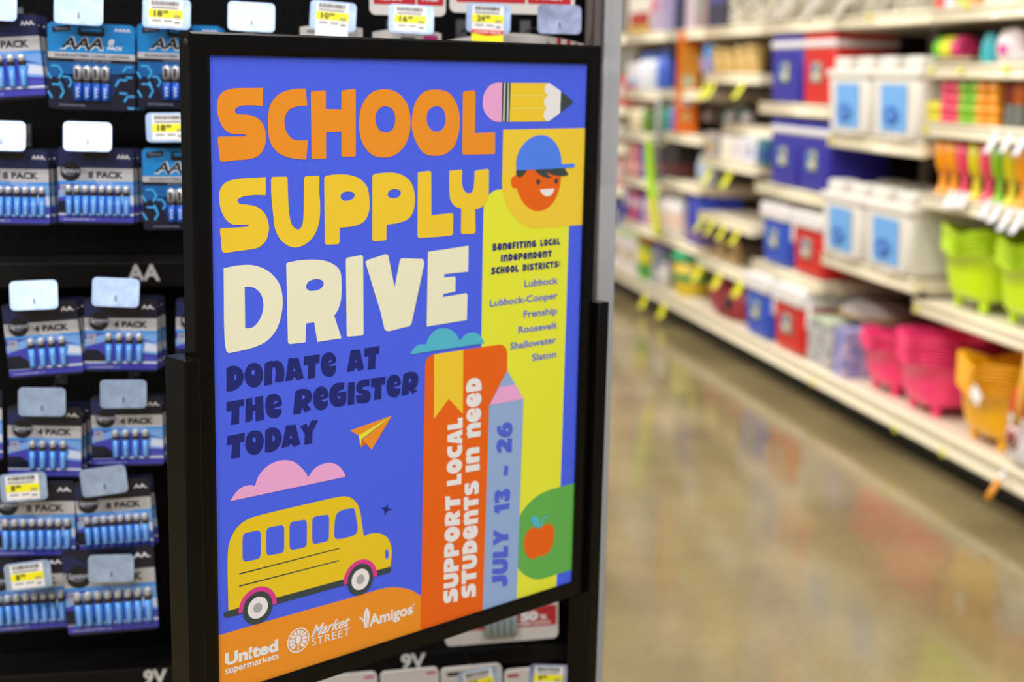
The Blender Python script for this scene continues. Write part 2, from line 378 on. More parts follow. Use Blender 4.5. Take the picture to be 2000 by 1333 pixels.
# donate at the register today
for t in (("118,325* 150,300 200,293 250,310 287,355 297,420 275,485 230,530 175,555 120,562*", "200,373* 218,390 224,412 215,438 195,447*"),
          ("410,262 460,280 492,335 498,400 480,465 440,510 395,518 345,495 312,440 307,380 325,315 362,275", "398,330 413,345 416,368 405,388 392,390 380,375 378,350"),
          ("517,265* 598,235* 595,247* 650,240 695,265 717,320 720,390 713,455* 622,465* 630,360 622,310 605,305 595,330 592,400 597,485* 512,500*",),
          ("765,215* 868,210* 922,418* 855,445* 830,410* 808,418* 805,440* 730,455*", "823,310* 840,350* 808,355*"),
          ("925,195* 1090,172* 1085,260* 1048,265* 1042,415* 965,430* 970,283* 922,288*",),
          ("120,670* 302,640* 298,708* 252,715* 248,895* 162,910* 175,765* 117,767*",),
          ("318,640* 385,625* 390,700* 418,697* 418,617* 500,607* 508,855* 422,870* 420,758* 395,762* 388,860* 315,885*",),
          ("610,583 660,600 690,650 690,705 640,720 605,740* 640,745 690,738* 688,790 650,830 600,838 550,810 525,740 525,670 550,605", "598,692* 625,660 648,657 645,675 620,688"),
          ("835,560* 880,538 950,535 995,560 1008,610 995,665 965,690 1000,745* 935,778* 905,725* 890,790* 812,800*", "905,600* 930,602 935,625 905,650*"),
          ("130,1025* 310,990* 303,1083* 260,1090* 257,1245* 165,1262* 178,1115* 122,1120*",),
          ("420,967 470,980 502,1035 505,1095 485,1160 450,1205 400,1220 350,1200 317,1140 315,1080 335,1015 375,975", "407,1035 422,1048 425,1070 415,1090 400,1092 390,1075 390,1050"),
          ("522,970* 555,945 605,935 655,955 690,1010 690,1070 665,1130 620,1175 570,1193 520,1195*", "598,1012* 618,1030 622,1055 610,1075 597,1082*"),
          ("738,915* 838,905* 887,1110* 815,1138* 795,1105* 775,1110* 770,1130* 690,1150*", "790,1005* 805,1045* 775,1050*"),
          ("885,925* 950,892* 970,935* 1000,865* 1072,858* 1013,985* 1010,1100* 928,1117* 935,1005*",)):
    draw('F', NAVY, 2, *t)
for t in (("170,152 215,165 243,205 245,250 205,270 160,290* 200,295 243,288* 242,345 210,395 160,404 115,380 90,320 90,250 115,180", "160,255* 180,238 203,232 198,248 175,258"),
          ("400,130* 495,122* 537,322* 480,348* 462,315* 440,322* 435,343* 357,357*", "450,225* 463,255* 438,262*"),
          ("543,110* 698,85* 695,168* 660,175* 655,325* 575,333* 585,193* 540,198*",),
          ("85,508 130,520 162,560 165,615 120,640 85,655* 120,665 162,650* 160,700 120,745 70,752 30,725 8,665 8,600 35,540", "80,610* 100,595 122,588 118,603 100,612"),
          ("332,468* 330,535* 290,548 262,575* 355,555* 350,665 330,700 260,720 210,700 180,650 177,580 200,510 250,475 300,468", "262,592* 265,625 285,635 295,610* 270,612*"),
          ("372,470* 442,460* 435,690* 367,703*",),
          ("595,430* 592,505* 540,510 518,525 525,538 565,545 600,570 607,615 590,660 550,680 500,683 460,680* 453,600* 500,602 520,590 490,580 460,555 457,500 480,460 530,440",),
          ("610,425* 762,405* 757,487* 720,490* 718,640* 640,650* 650,512* 610,517*",),
          ("855,383 895,400 917,440 917,490 880,505 840,520* 875,530 915,520* 912,570 880,615 835,622 790,595 770,530 775,460 800,405", "840,485* 860,465 882,460 878,478 855,488"),
          ("948,380* 1000,358 1060,358 1097,390 1102,450 1085,510 1063,530 1097,555* 1040,582* 1010,545* 1000,590* 925,607*", "1005,425* 1030,432 1028,455 1005,475*")):
    draw('G', NAVY, 2, *t)
# paper plane
draw('G', ORG, 2, "390,967* 825,812* 480,1020*"); draw('G', RED, 2, "515,1055* 560,1105* 503,1145*")
draw('G', ORG, 3, "825,812* 615,1168* 518,1057*"); draw('G', LIM, 4, "480,1020* 825,812* 510,1055* 500,1142*")
# pencil
draw('P', PNK, 2, "505,178* 495,818* 420,815 340,790 260,720 205,620 188,500 205,380 255,280 330,210 420,178")
draw('P', CHA, 2, "506,178* 645,180* 625,815* 495,818*")
draw('P', LIG, 3, "535,180* 557,180* 540,815* 515,815*"); draw('P', LIG, 3, "598,182* 618,182* 603,815* 578,815*")
draw('P', YEL, 2, "645,182* 1265,185* 1250,808* 625,815*")
draw('P', PAL, 3, "640,378* 1230,375* 1230,405* 638,408*"); draw('P', PAL, 3, "635,588* 1230,585* 1230,614* 634,618*")
draw('P', PAP, 4, "1270,183* 1458,318* 1445,672* 1262,808* 1215,800 1178,740 1178,680 1200,630 1235,602* 1200,570 1185,510 1190,450 1245,390* 1205,345 1190,290 1205,230 1240,190")
draw('P', CHA, 4, "1459,322* 1630,455 1655,495 1632,525 1447,667*")
# the boy in a cap
draw('K', RED, 3, "305,580* 880,555* 862,660 850,760 820,880 760,990 680,1065 580,1095 490,1075 410,1010 350,920 310,810* 270,808 243,770 240,710 260,670 300,655*")
draw('K', CHA, 4, "303,580* 440,575* 415,625 375,665 345,680* 303,650*")
draw('K', CHA, 4, "525,572* 900,555* 955,645* 900,660 820,658 740,640 680,608* 700,645 745,685* 680,680 620,660 565,620")
draw('K', CAP, 5, "305,590* 303,480 330,370 390,270 480,190 590,155 680,165 760,215 820,300 855,400 868,512* 1010,505 1027,515 1025,545 1010,555 880,562*")
draw('K', CHA, 4, ell(576, 733, 24, 35)); draw('K', CHA, 4, ell(800, 722, 24, 33))
draw('K', PAP, 4, "597,825* 773,815* 765,855 735,895 685,913 640,895 610,860")
# school districts
chunky('BeneFITInG', 'N', NAVY, 3, (210, 868), (780, 815), (212, 778), (780, 728), 8); chunky('LOCAL', 'N', NAVY, 3, (832, 810), (1092, 784), (832, 722), (1088, 698), 8)
chunky('InDePenDenT', 'N', NAVY, 3, (318, 1010), (985, 945), (320, 920), (985, 862), 8)
chunky('SCHOOL', 'N', NAVY, 3, (190, 1177), (552, 1140), (195, 1085), (552, 1052), 8); chunky('DISTRICTS:', 'N', NAVY, 3, (602, 1135), (1095, 1078), (605, 1045), (1095, 998), 8)
for (wd, q) in (('Lubbock', ((625, 205), (1065, 158), (625, 118), (1065, 74))), ('Lubbock-Cooper', ((175, 462), (1057, 352), (175, 375), (1060, 268))),
                ('Frenship', ((615, 603), (1052, 553), (615, 515), (1052, 468))), ('Roosevelt', ((545, 808), (1050, 740), (548, 720), (1050, 656))),
                ('Shallowater', ((440, 1020), (1042, 930), (442, 932), (1043, 846))), ('Slaton', ((722, 1168), (1040, 1118), (725, 1080), (1040, 1034)))):
    letters(wd, 'V', ink('violet_blue', (98, 108, 214)), 3, *q, bold=0.022)
# orange book, ribbon, cloud
draw('0', RED, 3, "821,1233* 830.1,716 832,704 838,697 846,692.4* 973,673.7 981.4,674.6 988,681 990.2,691* 990.2,724* 965,800* 950,1192*")
draw('W', YEL, 4, "347,378* 693,325* 688,1085* 520,907* 345,1143*")
draw('W', TEA, 4, "65,380* 100,315 150,272 200,258 247,265* 290,170 360,95 450,68 540,85 600,130 640,190 655,218* 700,160 760,125 830,122 890,155 925,205 943,245*")
# tall pencil
draw('0', LBL, 4, "990.2,723.7* 1022.2,779.5* 1008.2,1176* 942,1197* 955,792.5*")
draw('W', PNK, 5, "1118,765* 1308,735* 1405,908* 1004,978*")
JUL = ink('july_blue', (82, 102, 216))
chunky('SUPPORT', '0', PAP, 5, (893.3, 1176.2), (898.8, 967), (864.8, 1181.2), (870, 970), 4); chunky('LOCAL', '0', PAP, 5, (900.4, 946.5), (903.2, 815), (872, 951), (873.5, 819.5), 4)
chunky('STUDenTS', '0', PAP, 5, (928.5, 1166.3), (934.9, 938), (900.4, 1170.5), (907.2, 943), 4); chunky('In', '0', PAP, 5, (936.2, 919), (935.6, 872.5), (909, 924), (909.8, 875.5), 4)
chunky('neeD', '0', PAP, 5, (937.9, 853), (939.8, 735.6), (911, 856.5), (910.5, 740), 4)
chunky('JULY', '0', JUL, 6, (989.9, 1146), (992.8, 1033.8), (959.8, 1149), (963.4, 1035), 4); chunky('13', '0', JUL, 6, (993.6, 1000), (995.6, 953), (964.5, 1006), (965.8, 957), 4)
chunky('26', '0', JUL, 6, (999, 884), (1000.3, 823), (969.5, 887), (971, 826), 4); draw('X', JUL, 6, "1055,548* 1103,543* 1097,655* 1047,663*")
# apple
draw('Q', RED, 3, "395,605* 350,593 290,605 250,660 230,750 240,840 270,895 310,918 350,910 385,890 430,885 480,850 525,780 545,690 540,600 515,560 480,553 430,575")
draw('Q', TEA, 4, "300,490* 340,472 375,490 385,540 400,592* 345,580 315,545"); draw('Q', TEA, 4, "440,470* 475,472* 430,520 405,598* 395,592* 410,530")
# hill, cloud, star, bus
draw('C', ORG, 1, "54,1072* 300,1000 600,915 850,845 950,815 1050,790 1120,790 1180,803 1245,838* 1245,1050* 54,1424*")
draw('C', PNK, 2, "145,293* 180,240 225,207 265,200 287,205* 310,145 360,90 430,60 500,62 550,95 580,130 593,155* 630,105 680,78 730,73 775,95 800,130 809,152*")
draw('C', NAVY, 2, "1060,298* 1052,330 1077,340* 1048,352 1033,377* 1030,347 1013,330* 1040,325")
BUS = ink('bus_yellow', (230, 198, 40))
draw('C', CHA, 2, "120,928* 1065,668* 1072,680* 1068,698* 1055,706* 125,965* 108,955* 108,940*")
draw('C', BUS, 3, "134,923* 130,620 140,530 180,450 240,400 320,372 560,315 760,270 820,267 865,295 890,345 902,420 913,493* 950,480 1000,477 1045,500 1070,550 1073,610 1065,669*")
for c in (((216, 478), (320, 457), (320, 622), (216, 643)), ((352, 446), (455, 428), (455, 588), (352, 607)), ((486, 414), (586, 397), (585, 556), (486, 575)), ((616, 383), (714, 368), (712, 522), (616, 542))):
    draw('C', BLUE, 4, rquad(c, 0.2))
draw('C', BLUE, 4, "752,378 775,350 845,333 860,340 868,380 877,455 860,485 765,511 745,500 742,480")
for y in (712, 782): draw('C', CHA, 4, f"196,{y-4}* 772,{y-151}* 772,{y-145}* 196,{y+3}*")
draw('C', BLUE, 4, ell(1045, 597, 10, 30))
for (cx, cy, t, wv, g, a) in ((302, 905, (85, 92), (58, 62), (26, 28), (110, 119)), (892, 742, (74, 89), (51, 60), (23, 28), (97, 113))):
    draw('C', MAG, 5, ell(cx, cy, a[0], a[1], 24, 0.26, -3, 183)); draw('C', CHA, 6, ell(cx, cy, t[0], t[1], 32, 0.26))
    draw('C', PAP, 7, ell(cx, cy, wv[0], wv[1], 32, 0.26)); draw('C', GRY, 8, ell(cx, cy, g[0], g[1], 24, 0.26))
# store marks along the foot of the poster
letters('United', 'U', PAP, 3, (180, 912), (1527, 528), (180, 605), (1527, 238), 0.045)
draw('U', ORG, 4, "860,545* 885,590* 915,585* 897,630* 915,680* 868,655* 828,690* 835,640* 800,605* 845,595*")
letters('supermarkets', 'U', PAP, 3, (185, 1140), (1540, 730), (185, 960), (1540, 572), 0.02)
em = lambda pts: [(495+287*p[0], 815-90*p[0]-318*p[1]) for p in pts]
circ = lambda r, n=40: [(r*cos(2*pi*i/n), r*sin(2*pi*i/n)) for i in range(n)]
draw('M', PAP, 3, em(circ(1.0)), em(circ(0.89)))
for k in range(11):
    a0 = radians(-62+k*(304/11.0)); a1 = a0+radians(304/11.0-6)
    draw('M', PAP, 3, em([(.80*cos(a0+(a1-a0)*i/5), .80*sin(a0+(a1-a0)*i/5)) for i in range(6)]+[(.34*cos(a1), .46*sin(a1)), (.34*cos(a0), .46*sin(a0))]))
draw('M', PAP, 3, em([(.24*cos(2*pi*i/20), .05+.36*sin(2*pi*i/20)) for i in range(20)])); draw('M', PAP, 3, em([(-.06, -.25), (.06, -.25), (.06, -.9), (-.06, -.9)]))
letters('Market', 'M', PAP, 3, (830, 742), (1840, 430), (850, 440), (1850, 165), 0.02, 0.45)
letters('STREET', 'M', PAP, 3, (845, 972), (1840, 672), (845, 775), (1850, 485), -0.004)
draw('J', PAP, 3, "300,955* 285,650 320,480 378,385* 440,500 455,620 430,800 410,955*"); draw('J', PAP, 3, "140,650* 220,670 290,740 300,840* 255,770")
draw('J', ORG, 4, "352,560* 366,560* 352,800* 338,800*"); draw('J', ORG, 4, "400,640* 410,650* 376,940* 366,940*")
letters('Amigos', 'J', PAP, 3, (440, 915), (1660, 548), (440, 600), (1660, 258), 0.03); draw('J', PAP, 3, "1650,295* 1710,282* 1710,310* 1650,322*")
po = poster.build('poster', stand); po['label'] = 'printed poster in bright blue with orange, yellow and cream lettering'
# frame: lips in front of the paper, mitred at the corners
LIP = 0.0220
fr = MB()
x0, x1, z0, z1 = XL, XL+PW, ZT-PH, ZT
X0, X1, Z0, Z1 = x0-LIP, x1+LIP, z0-LIP, z1+LIP
yf, yi, yb = -0.0042, -0.0030, 0.0160
bev = 0.0022
def mitre(y_in, y_out, m):
    inn = [(x0, y_in, z0), (x1, y_in, z0), (x1, y_in, z1), (x0, y_in, z1)]
    out = [(X0+bev, y_out, Z0+bev), (X1-bev, y_out, Z0+bev), (X1-bev, y_out, Z1-bev), (X0+bev, y_out, Z1-bev)]
    sid = [(X0, y_out+bev, Z0), (X1, y_out+bev, Z0), (X1, y_out+bev, Z1), (X0, y_out+bev, Z1)]
    bk = [(X0, yb, Z0), (X1, yb, Z0), (X1, yb, Z1), (X0, yb, Z1)]
    inb = [(x0-.001, 0.0, z0-.001), (x1+.001, 0.0, z0-.001), (x1+.001, 0.0, z1+.001), (x0-.001, 0.0, z1+.001)]
    mid = [(x0-.004, y_out, z0-.004), (x1+.004, y_out, z0-.004), (x1+.004, y_out, z1+.004), (x0-.004, y_out, z1+.004)]
    R = [inb, inn, mid, out, sid, bk]; vs = [p for r in R for p in r]; fs = []
    for k in range(5):
        for i in range(4): fs.append((k*4+i, k*4+(i+1) % 4, (k+1)*4+(i+1) % 4, (k+1)*4+i))
    fr.add(vs, fs, m)
    fr.add(bk, [(3, 2, 1, 0)], m)
mitre(yi, yf, M_BLACK)
fr.build('frame', stand)
cap = MB(); cap.lathe([(0.0045, -0.0008), (0.0045, 0.0006), (0.003, 0.001)], M_RUB, (X0, 0.004, Z1-0.011), 12, 'x'); cap.build('corner_plug', stand)
# square posts the frame slides into, and the foot
for sx in (0, 1):
    p = MB(); a = X0-0.0195 if sx == 0 else X1+0.0005
    zt = 1.1155
    p.rbox(a, a+0.019, -0.0140, 0.0240, 0.02, zt, M_BLACK, 0.0022, 3); p.build('post', stand)
p = MB(); p.box(X0-.0005, X1+.0005, -0.006, 0.014, 0.26, 0.30, M_BLACK, 0.002); p.build('crossbar', stand)
for sx in (0, 1):
    p = MB(); a = X0-0.024 if sx == 0 else X1-0.004
    p.rbox(a, a+0.028, -0.17, 0.17, 0.004, 0.03, M_BLACK, 0.004, 2); p.build('foot', stand)

# ------------------------------------------------------------------ battery end display
YB = 2.24                                                # face of the black peg board
GX0 = -1.0
end = thing('end_display', 'black pegboard end display for batteries behind the sign stand', 'display rack', (0, YB, 0))
def W(o):                                                # parts are modelled in world space, the thing stands at its base
    return o
def pegs():
    m = bpy.data.materials.new('peg_board'); m.use_nodes = True; nt = m.node_tree; b = nt.nodes['Principled BSDF']
    b.inputs['Roughness'].default_value = 0.6; b.inputs['Specular IOR Level'].default_value = 0.08
    tc = nt.nodes.new('ShaderNodeTexCoord'); sp = nt.nodes.new('ShaderNodeSeparateXYZ'); nt.links.new(tc.outputs['Object'], sp.inputs[0])
    def cell(o):
        a = nt.nodes.new('ShaderNodeMath'); a.operation = 'MULTIPLY'; a.inputs[1].default_value = 1/0.0254; nt.links.new(o, a.inputs[0])
        f = nt.nodes.new('ShaderNodeMath'); f.operation = 'FRACT'; nt.links.new(a.outputs[0], f.inputs[0])
        s = nt.nodes.new('ShaderNodeMath'); s.operation = 'SUBTRACT'; s.inputs[1].default_value = .5; nt.links.new(f.outputs[0], s.inputs[0])
        p = nt.nodes.new('ShaderNodeMath'); p.operation = 'POWER'; p.inputs[1].default_value = 2; nt.links.new(s.outputs[0], p.inputs[0]); return p
    a = nt.nodes.new('ShaderNodeMath'); a.operation = 'ADD'; nt.links.new(cell(sp.outputs[0]).outputs[0], a.inputs[0]); nt.links.new(cell(sp.outputs[2]).outputs[0], a.inputs[1])
    c = nt.nodes.new('ShaderNodeMath'); c.operation = 'LESS_THAN'; c.inputs[1].default_value = .022; nt.links.new(a.outputs[0], c.inputs[0])
    mx = nt.nodes.new('ShaderNodeMix'); mx.data_type = 'RGBA'; mx.inputs[6].default_value = (.0020, .0020, .0023, 1); mx.inputs[7].default_value = (.0006, .0006, .0006, 1)
    nt.links.new(c.outputs[0], mx.inputs[0]); nt.links.new(mx.outputs[2], b.inputs['Base Color'])
    return m
PEG = pegs()
def ebox(name, x0, x1, y0, y1, z0, z1, m, b=0.0):
    return MB().box(x0, x1, y0-YB, y1-YB, z0, z1, m, b).build(name, end)
ebox('peg_board', GX0, 0.5410, YB, YB+0.02, 0.14, 1.95, PEG)
ebox('base_plinth', GX0, 0.534, YB-0.08, YB+0.05, 0.004, 0.14, M_KICK)
def zat(px, py, Y): return on_y(px, py, Y).z
wx = on_y(1182.5, 20, 2.10).x; gx = on_y(1216.8, 0, 2.10).x
ebox('side_wing', 0.5415, gx-0.006, 2.128, YB+0.02, 0.14, 1.95, M_TAUPE)
ebox('wing_edge', wx-0.0135, wx-0.001, 2.108, 2.126, 0.14, 1.95, M_DARK, 0.003)
ebox('corner_trim', wx, gx, 2.10, 2.127, 0.004, 1.95, M_GREY, 0.003)
ebox('end_panel', gx-0.0055, gx-0.0005, 2.1275, 2.75, 0.004, 1.95, M_GREY)
ebox('back_panel', GX0, gx-0.006, YB+0.022, YB+0.06, 0.004, 1.95, M_BACK)
for (pa, pb, word, tx, ty, tw, th) in ((514, 562, 'AA', 249, 548, 64, 31), (1268, 1298, '9V', 783, 1306, 48, 27)):
    Ys = 2.15
    z1, z0 = (zat(200, pa, Ys), zat(200, pb, Ys)) if word == 'AA' else (zat(1000, 1266, Ys), zat(1000, 1297, Ys))
    s = ebox('category_strip', GX0, 0.5256, Ys, YB-0.0005, z0, z1, M_STRIP, 0.003)
    words = [(tx, ty, tw, th)] + ([(281, 1337, 45, 27)] if word == '9V' else [])
    for (a, b, c, d) in words:
        l = MB(); vs, fs, _ = text2d(word, 0.03)
        p0 = on_y(a, b, Ys-0.0004); p1 = on_y(a+c, b, Ys-0.0004); p2 = on_y(a, b-d, Ys-0.0004)
        l.tris(vs, fs, lambda u, v: (p0.x+(p1.x-p0.x)*u, -0.0006, p0.z+(p2.z-p0.z)*v), M_WHITE)
        lo = l.build('lettering', s); lo.location = (0, Ys-YB, 0)

# peg hooks with metal scan plates
M_PLATE = mat('brushed_plate', (182, 206, 246), 0.33, 0.6, 0.5, noise=0.2, nscale=55)
M_PLATEW = mat('scuffed_plate', (178, 190, 230), 0.3, 0.6, 0.5, noise=0.45, nscale=42)
M_TAG = mat('tag_white', (236, 234, 236), 0.4); M_TAGY = mat('tag_yellow', (244, 236, 20), 0.4); M_INK = mat('tag_ink', (44, 42, 40), 0.6); M_TAGR = mat('tag_red', (214, 34, 26), 0.4)
M_INKG = mat('tag_grey_ink', (120, 118, 118), 0.6); M_HOLE = mat('plate_slot', (120, 122, 128), 0.4, 0.6)
PWD, PHT = 0.0605, 0.0385
def plate_mesh(m):
    b = MB(); o = rrect(-PWD/2, -PHT/2, PWD/2, PHT/2, 0.006)
    b.slab(o, lambda x, y, k: (x, -0.0007 if k == 0 else 0.0007, y), m)
    b.poly([rrect(-0.001, -0.012, 0.0015, -0.004, 0.001)], lambda x, y: (x, -0.0009, y), M_HOLE)
    return b
def price_mesh(txt, drop=0.0):
    b = MB(); w2, h2 = 0.0215, 0.0165
    b.slab([(-w2, -h2-drop), (w2, -h2-drop), (w2, h2), (-w2, h2)], lambda x, y, k: (x-0.001, -0.0014 if k == 0 else -0.0009, y), M_TAG)
    f = lambda x, y: (x-0.001, -0.0016, y)
    b.poly([[(-w2, -0.006), (w2, -0.006), (w2, 0.0045), (-w2, 0.0045)]], f, M_TAGY)
    f2 = lambda x, y: (x-0.001, -0.0018, y)
    x = -0.018; rnd = random.Random(len(txt)+int(txt[0]))
    while x < 0.016:
        ww = rnd.choice((0.0004, 0.0007, 0.001)); b.poly([[(x, 0.010), (x+ww, 0.010), (x+ww, 0.0155), (x, 0.0155)]], f2, M_INK); x += ww+rnd.choice((0.0005, 0.0008))
    def put(s, x0, x1, y0, hh, bold=0.02, m=M_INK):
        vs, fs, _ = text2d(s, bold); b.tris(vs, fs, lambda u, v: f2(x0+(x1-x0)*u, y0+hh*v), m)
    a, c = txt.split('.')
    put(a, -0.015, -0.015+0.0054*len(a), -0.0042, 0.0076, 0.04); put(c, -0.0145+0.0054*len(a), -0.0075+0.0054*len(a), -0.0008, 0.0042, 0.04)
    for (xa, xb, y, h) in ((-0.018, 0.015, 0.0062, 0.0016), (0.010, 0.0185, -0.0030, 0.0012), (0.010, 0.0185, -0.0052, 0.0012), (-0.017, -0.006, -0.0105, 0.0016), (-0.002, 0.008, -0.0105, 0.0016), (0.011, 0.018, -0.0125, 0.0022)):
        b.poly([[(xa, y), (xb, y), (xb, y+h), (xa, y+h)]], f2, M_INKG)
    if drop > 0.012:
        b.poly([[(-w2, -h2-drop), (w2, -h2-drop), (w2, -h2+.001), (-w2, -h2+.001)]], f, M_TAGY)
        b.poly([[(-w2, -h2+.001), (w2, -h2+.001), (w2, -h2-.004), (0, -h2-.007), (-w2, -h2-.004)]], f2, M_TAGR)
        vs, fs, _ = text2d('LOWER PRICE', 0.02); b.tris(vs, fs, lambda u, v: (-0.019+0.036*u, -0.002, -h2-.0035+.0028*v), M_TAG)
    return b
HOOKG = 'peg hooks with scan plates'
YP = 2.0
def hook(px0, py0, px1, py1, label, price=None, rot=0.0, tilt=0.0, yaw=0.0, scuff=False, drop=0.0, Y=YP):
    c = on_y((px0+px1)/2, (py0+py1)/2, Y); zr = c.z-0.006
    h = thing('peg_hook', label, 'hook', (c.x, YB, c.z), (0, 0, 0), HOOKG)
    r = MB(); r.tube([(0, -0.001, -0.012), (0, -0.02, -0.010), (0, Y+0.012-YB, -0.006), (0, Y+0.003-YB, -0.001)], 0.0022, M_ROD, 6)
    r.box(-0.008, 0.008, -0.004, -0.0005, -0.025, 0.006, M_ROD); r.build('rod', h)
    p = plate_mesh(M_PLATEW if scuff else M_PLATE).build('scan_plate', h)
    p.location = (0, Y-YB, 0); p.rotation_euler = (radians(tilt), radians(rot), radians(yaw))
    if price:
        t = price_mesh(price, drop).build('price_tag', p); t['label'] = 'white and yellow price tag'
    return h
hook(-60, -18, 28, 37, 'blank metal scan plate cut off by the top left corner of the photo', rot=2, tilt=-8)
hook(107, -8, 200, 45, 'blank metal scan plate above the big letter blue battery card', rot=2, tilt=-8)
hook(281, 0, 370, 53, 'hook with 18.99 price tag above the partly hidden blue card at the top', '18.99', 2, -8)
hook(447, 5, 535, 61, 'blank bright scan plate just above the sign top, left of the 10.99 tag', rot=2, tilt=-14)
hook(607, 2, 694, 61, 'hook with 10.99 price tag over a long white tab above the sign', '10.99', 4, -10, drop=0.011)
hook(762, 9, 844, 66, 'hook with 16.99 price tag above the sign', '16.99', 2, -14)
hook(913, 8, 995, 64, 'hook with 24.99 price tag and yellow lower price flap above the sign', '24.99', 2, -6, drop=0.015)
hook(1053, 11, 1132, 65, 'scuffed blank scan plate nearest the grey corner trim', None, 0, -4, scuff=True)
hook(-42, 237, 46, 294, 'blank bright scan plate at the left photo edge over a cut off 8 pack', rot=1, tilt=-13)
hook(125, 238, 217, 296, 'blank bright scan plate over the whole 8 pack in the second row', rot=1, tilt=-14)
hook(287, 222, 376, 276, 'hook with price tag beside the sign in the second row', '18.99', -1, -8)
hook(20, 549, 112, 605, 'bright scan plate with scribbles over the left pack under the AA strip', None, -2, -15)
hook(182, 543, 270, 600, 'bright scan plate overlapping the white AA letters', None, 3, -13)
hook(37, 758, 127, 813, 'dull blue grey scan plate above the left pack of the fourth row', None, 2, -2)
hook(198, 743, 284, 797, 'dull blue grey scan plate above the right pack of the fourth row', None, 1, -3)
hook(2, 926, 90, 978, 'hook with 8.99 price tag in the fifth row at the left photo edge', '8.99', -3, -3)
hook(160, 911, 246, 969, 'dull scan plate tilted anticlockwise in the fifth row', None, -6, -3)
hook(12, 1097, 98, 1153, 'hook with 8.99 price tag in the lowest row of packs', '8.99', -5, -3)
hook(174, 1085, 260, 1137, 'dull blank scan plate in front of the lowest right 8 pack', None, 1, -3)
hook(905, 1312, 968, 1352, 'hook with a price tag leaning left under the 9V strip', '9.99', -9, -4)
hook(1036, 1298, 1108, 1350, 'hook with a yellow price tag at the right end under the 9V strip', '9.99', 5, -4, scuff=True)

# battery cards
K_NAVY = mat('card_navy', (22, 24, 46), 0.32); K_TOPB = mat('card_deep_blue', (30, 38, 84), 0.32); K_SIL = mat('card_silver', (196, 196, 204), 0.3, 0.15); K_LBL = mat('card_light_blue', (74, 146, 226), 0.32)
K_BODY = mat('card_violet', (66, 66, 178), 0.32); K_STRK = mat('card_streak', (120, 168, 236), 0.32); K_PALE = mat('card_pale', (214, 222, 244), 0.32); K_TXT = mat('card_dark_text', (34, 32, 46), 0.5)
K_WHT = mat('card_white', (232, 232, 240), 0.35); K_BLK = mat('card_black', (20, 20, 24), 0.35); K_AZ = mat('card_azure', (28, 130, 204), 0.3); K_CYAN = mat('card_cyan', (66, 168, 236), 0.3); K_GREYP = mat('card_grey', (160, 166, 196), 0.4)
B_SIL = mat('battery_silver', (196, 198, 204), 0.3, 0.45); B_BLUE = mat('battery_blue', (70, 146, 232), 0.28, 0.1); B_DARK = mat('battery_dark', (48, 44, 46), 0.35); B_DBL = mat('battery_deep_blue', (28, 84, 190), 0.25, 0.1)
B_LET = mat('battery_letters', (190, 214, 246), 0.4)
def battery_mesh(w, h, kind):
    """one cell standing behind its blister; the collar and the lower sleeve differ in colour"""
    b = MB(); r = w/2; cap_h = 0.28 if kind == 'light' else 0.42
    sl = B_BLUE if kind == 'light' else B_DBL
    b.lathe([(r*.9, 0), (r, h*.015), (r, h*(1-cap_h)-h*.08)], sl, n=14); b.lathe([(r*1.005, h*(1-cap_h)-h*.08), (r*1.005, h*(1-cap_h)+(h*.06 if kind == 'light' else h*.02))], B_DARK, n=14, cap=False)
    b.lathe([(r, h*(1-cap_h)), (r, h*.955), (r*.85, h*.965), (r*.36, h*.968), (r*.36, h)], B_SIL, n=14)
    if kind == 'light':
        vs, fs, _ = text2d('ALKALINE', 0.01); b.tris(vs, fs, lambda u, v: ((v-.5)*w*.34, -r*1.02, h*.06+h*.44*u), B_LET)
    else:
        b.box(-r*.5, r*.1, -r*1.03, -r*.8, h*(1-cap_h)+h*.06, h*.92, B_DARK)
        vs, fs, _ = text2d('AAA', 0.02); b.tris(vs, fs, lambda u, v: ((v-.5)*w*.4, -r*1.02, h*.08+h*.3*u), B_LET)
    return b
def card_base(w, h, m, hole=True):
    b = MB(); b.slab(rrect(-w/2, 0, w/2, h, 0.005), lambda x, y, k: (x, -0.0005 if k == 0 else 0.0006, y), m); return b
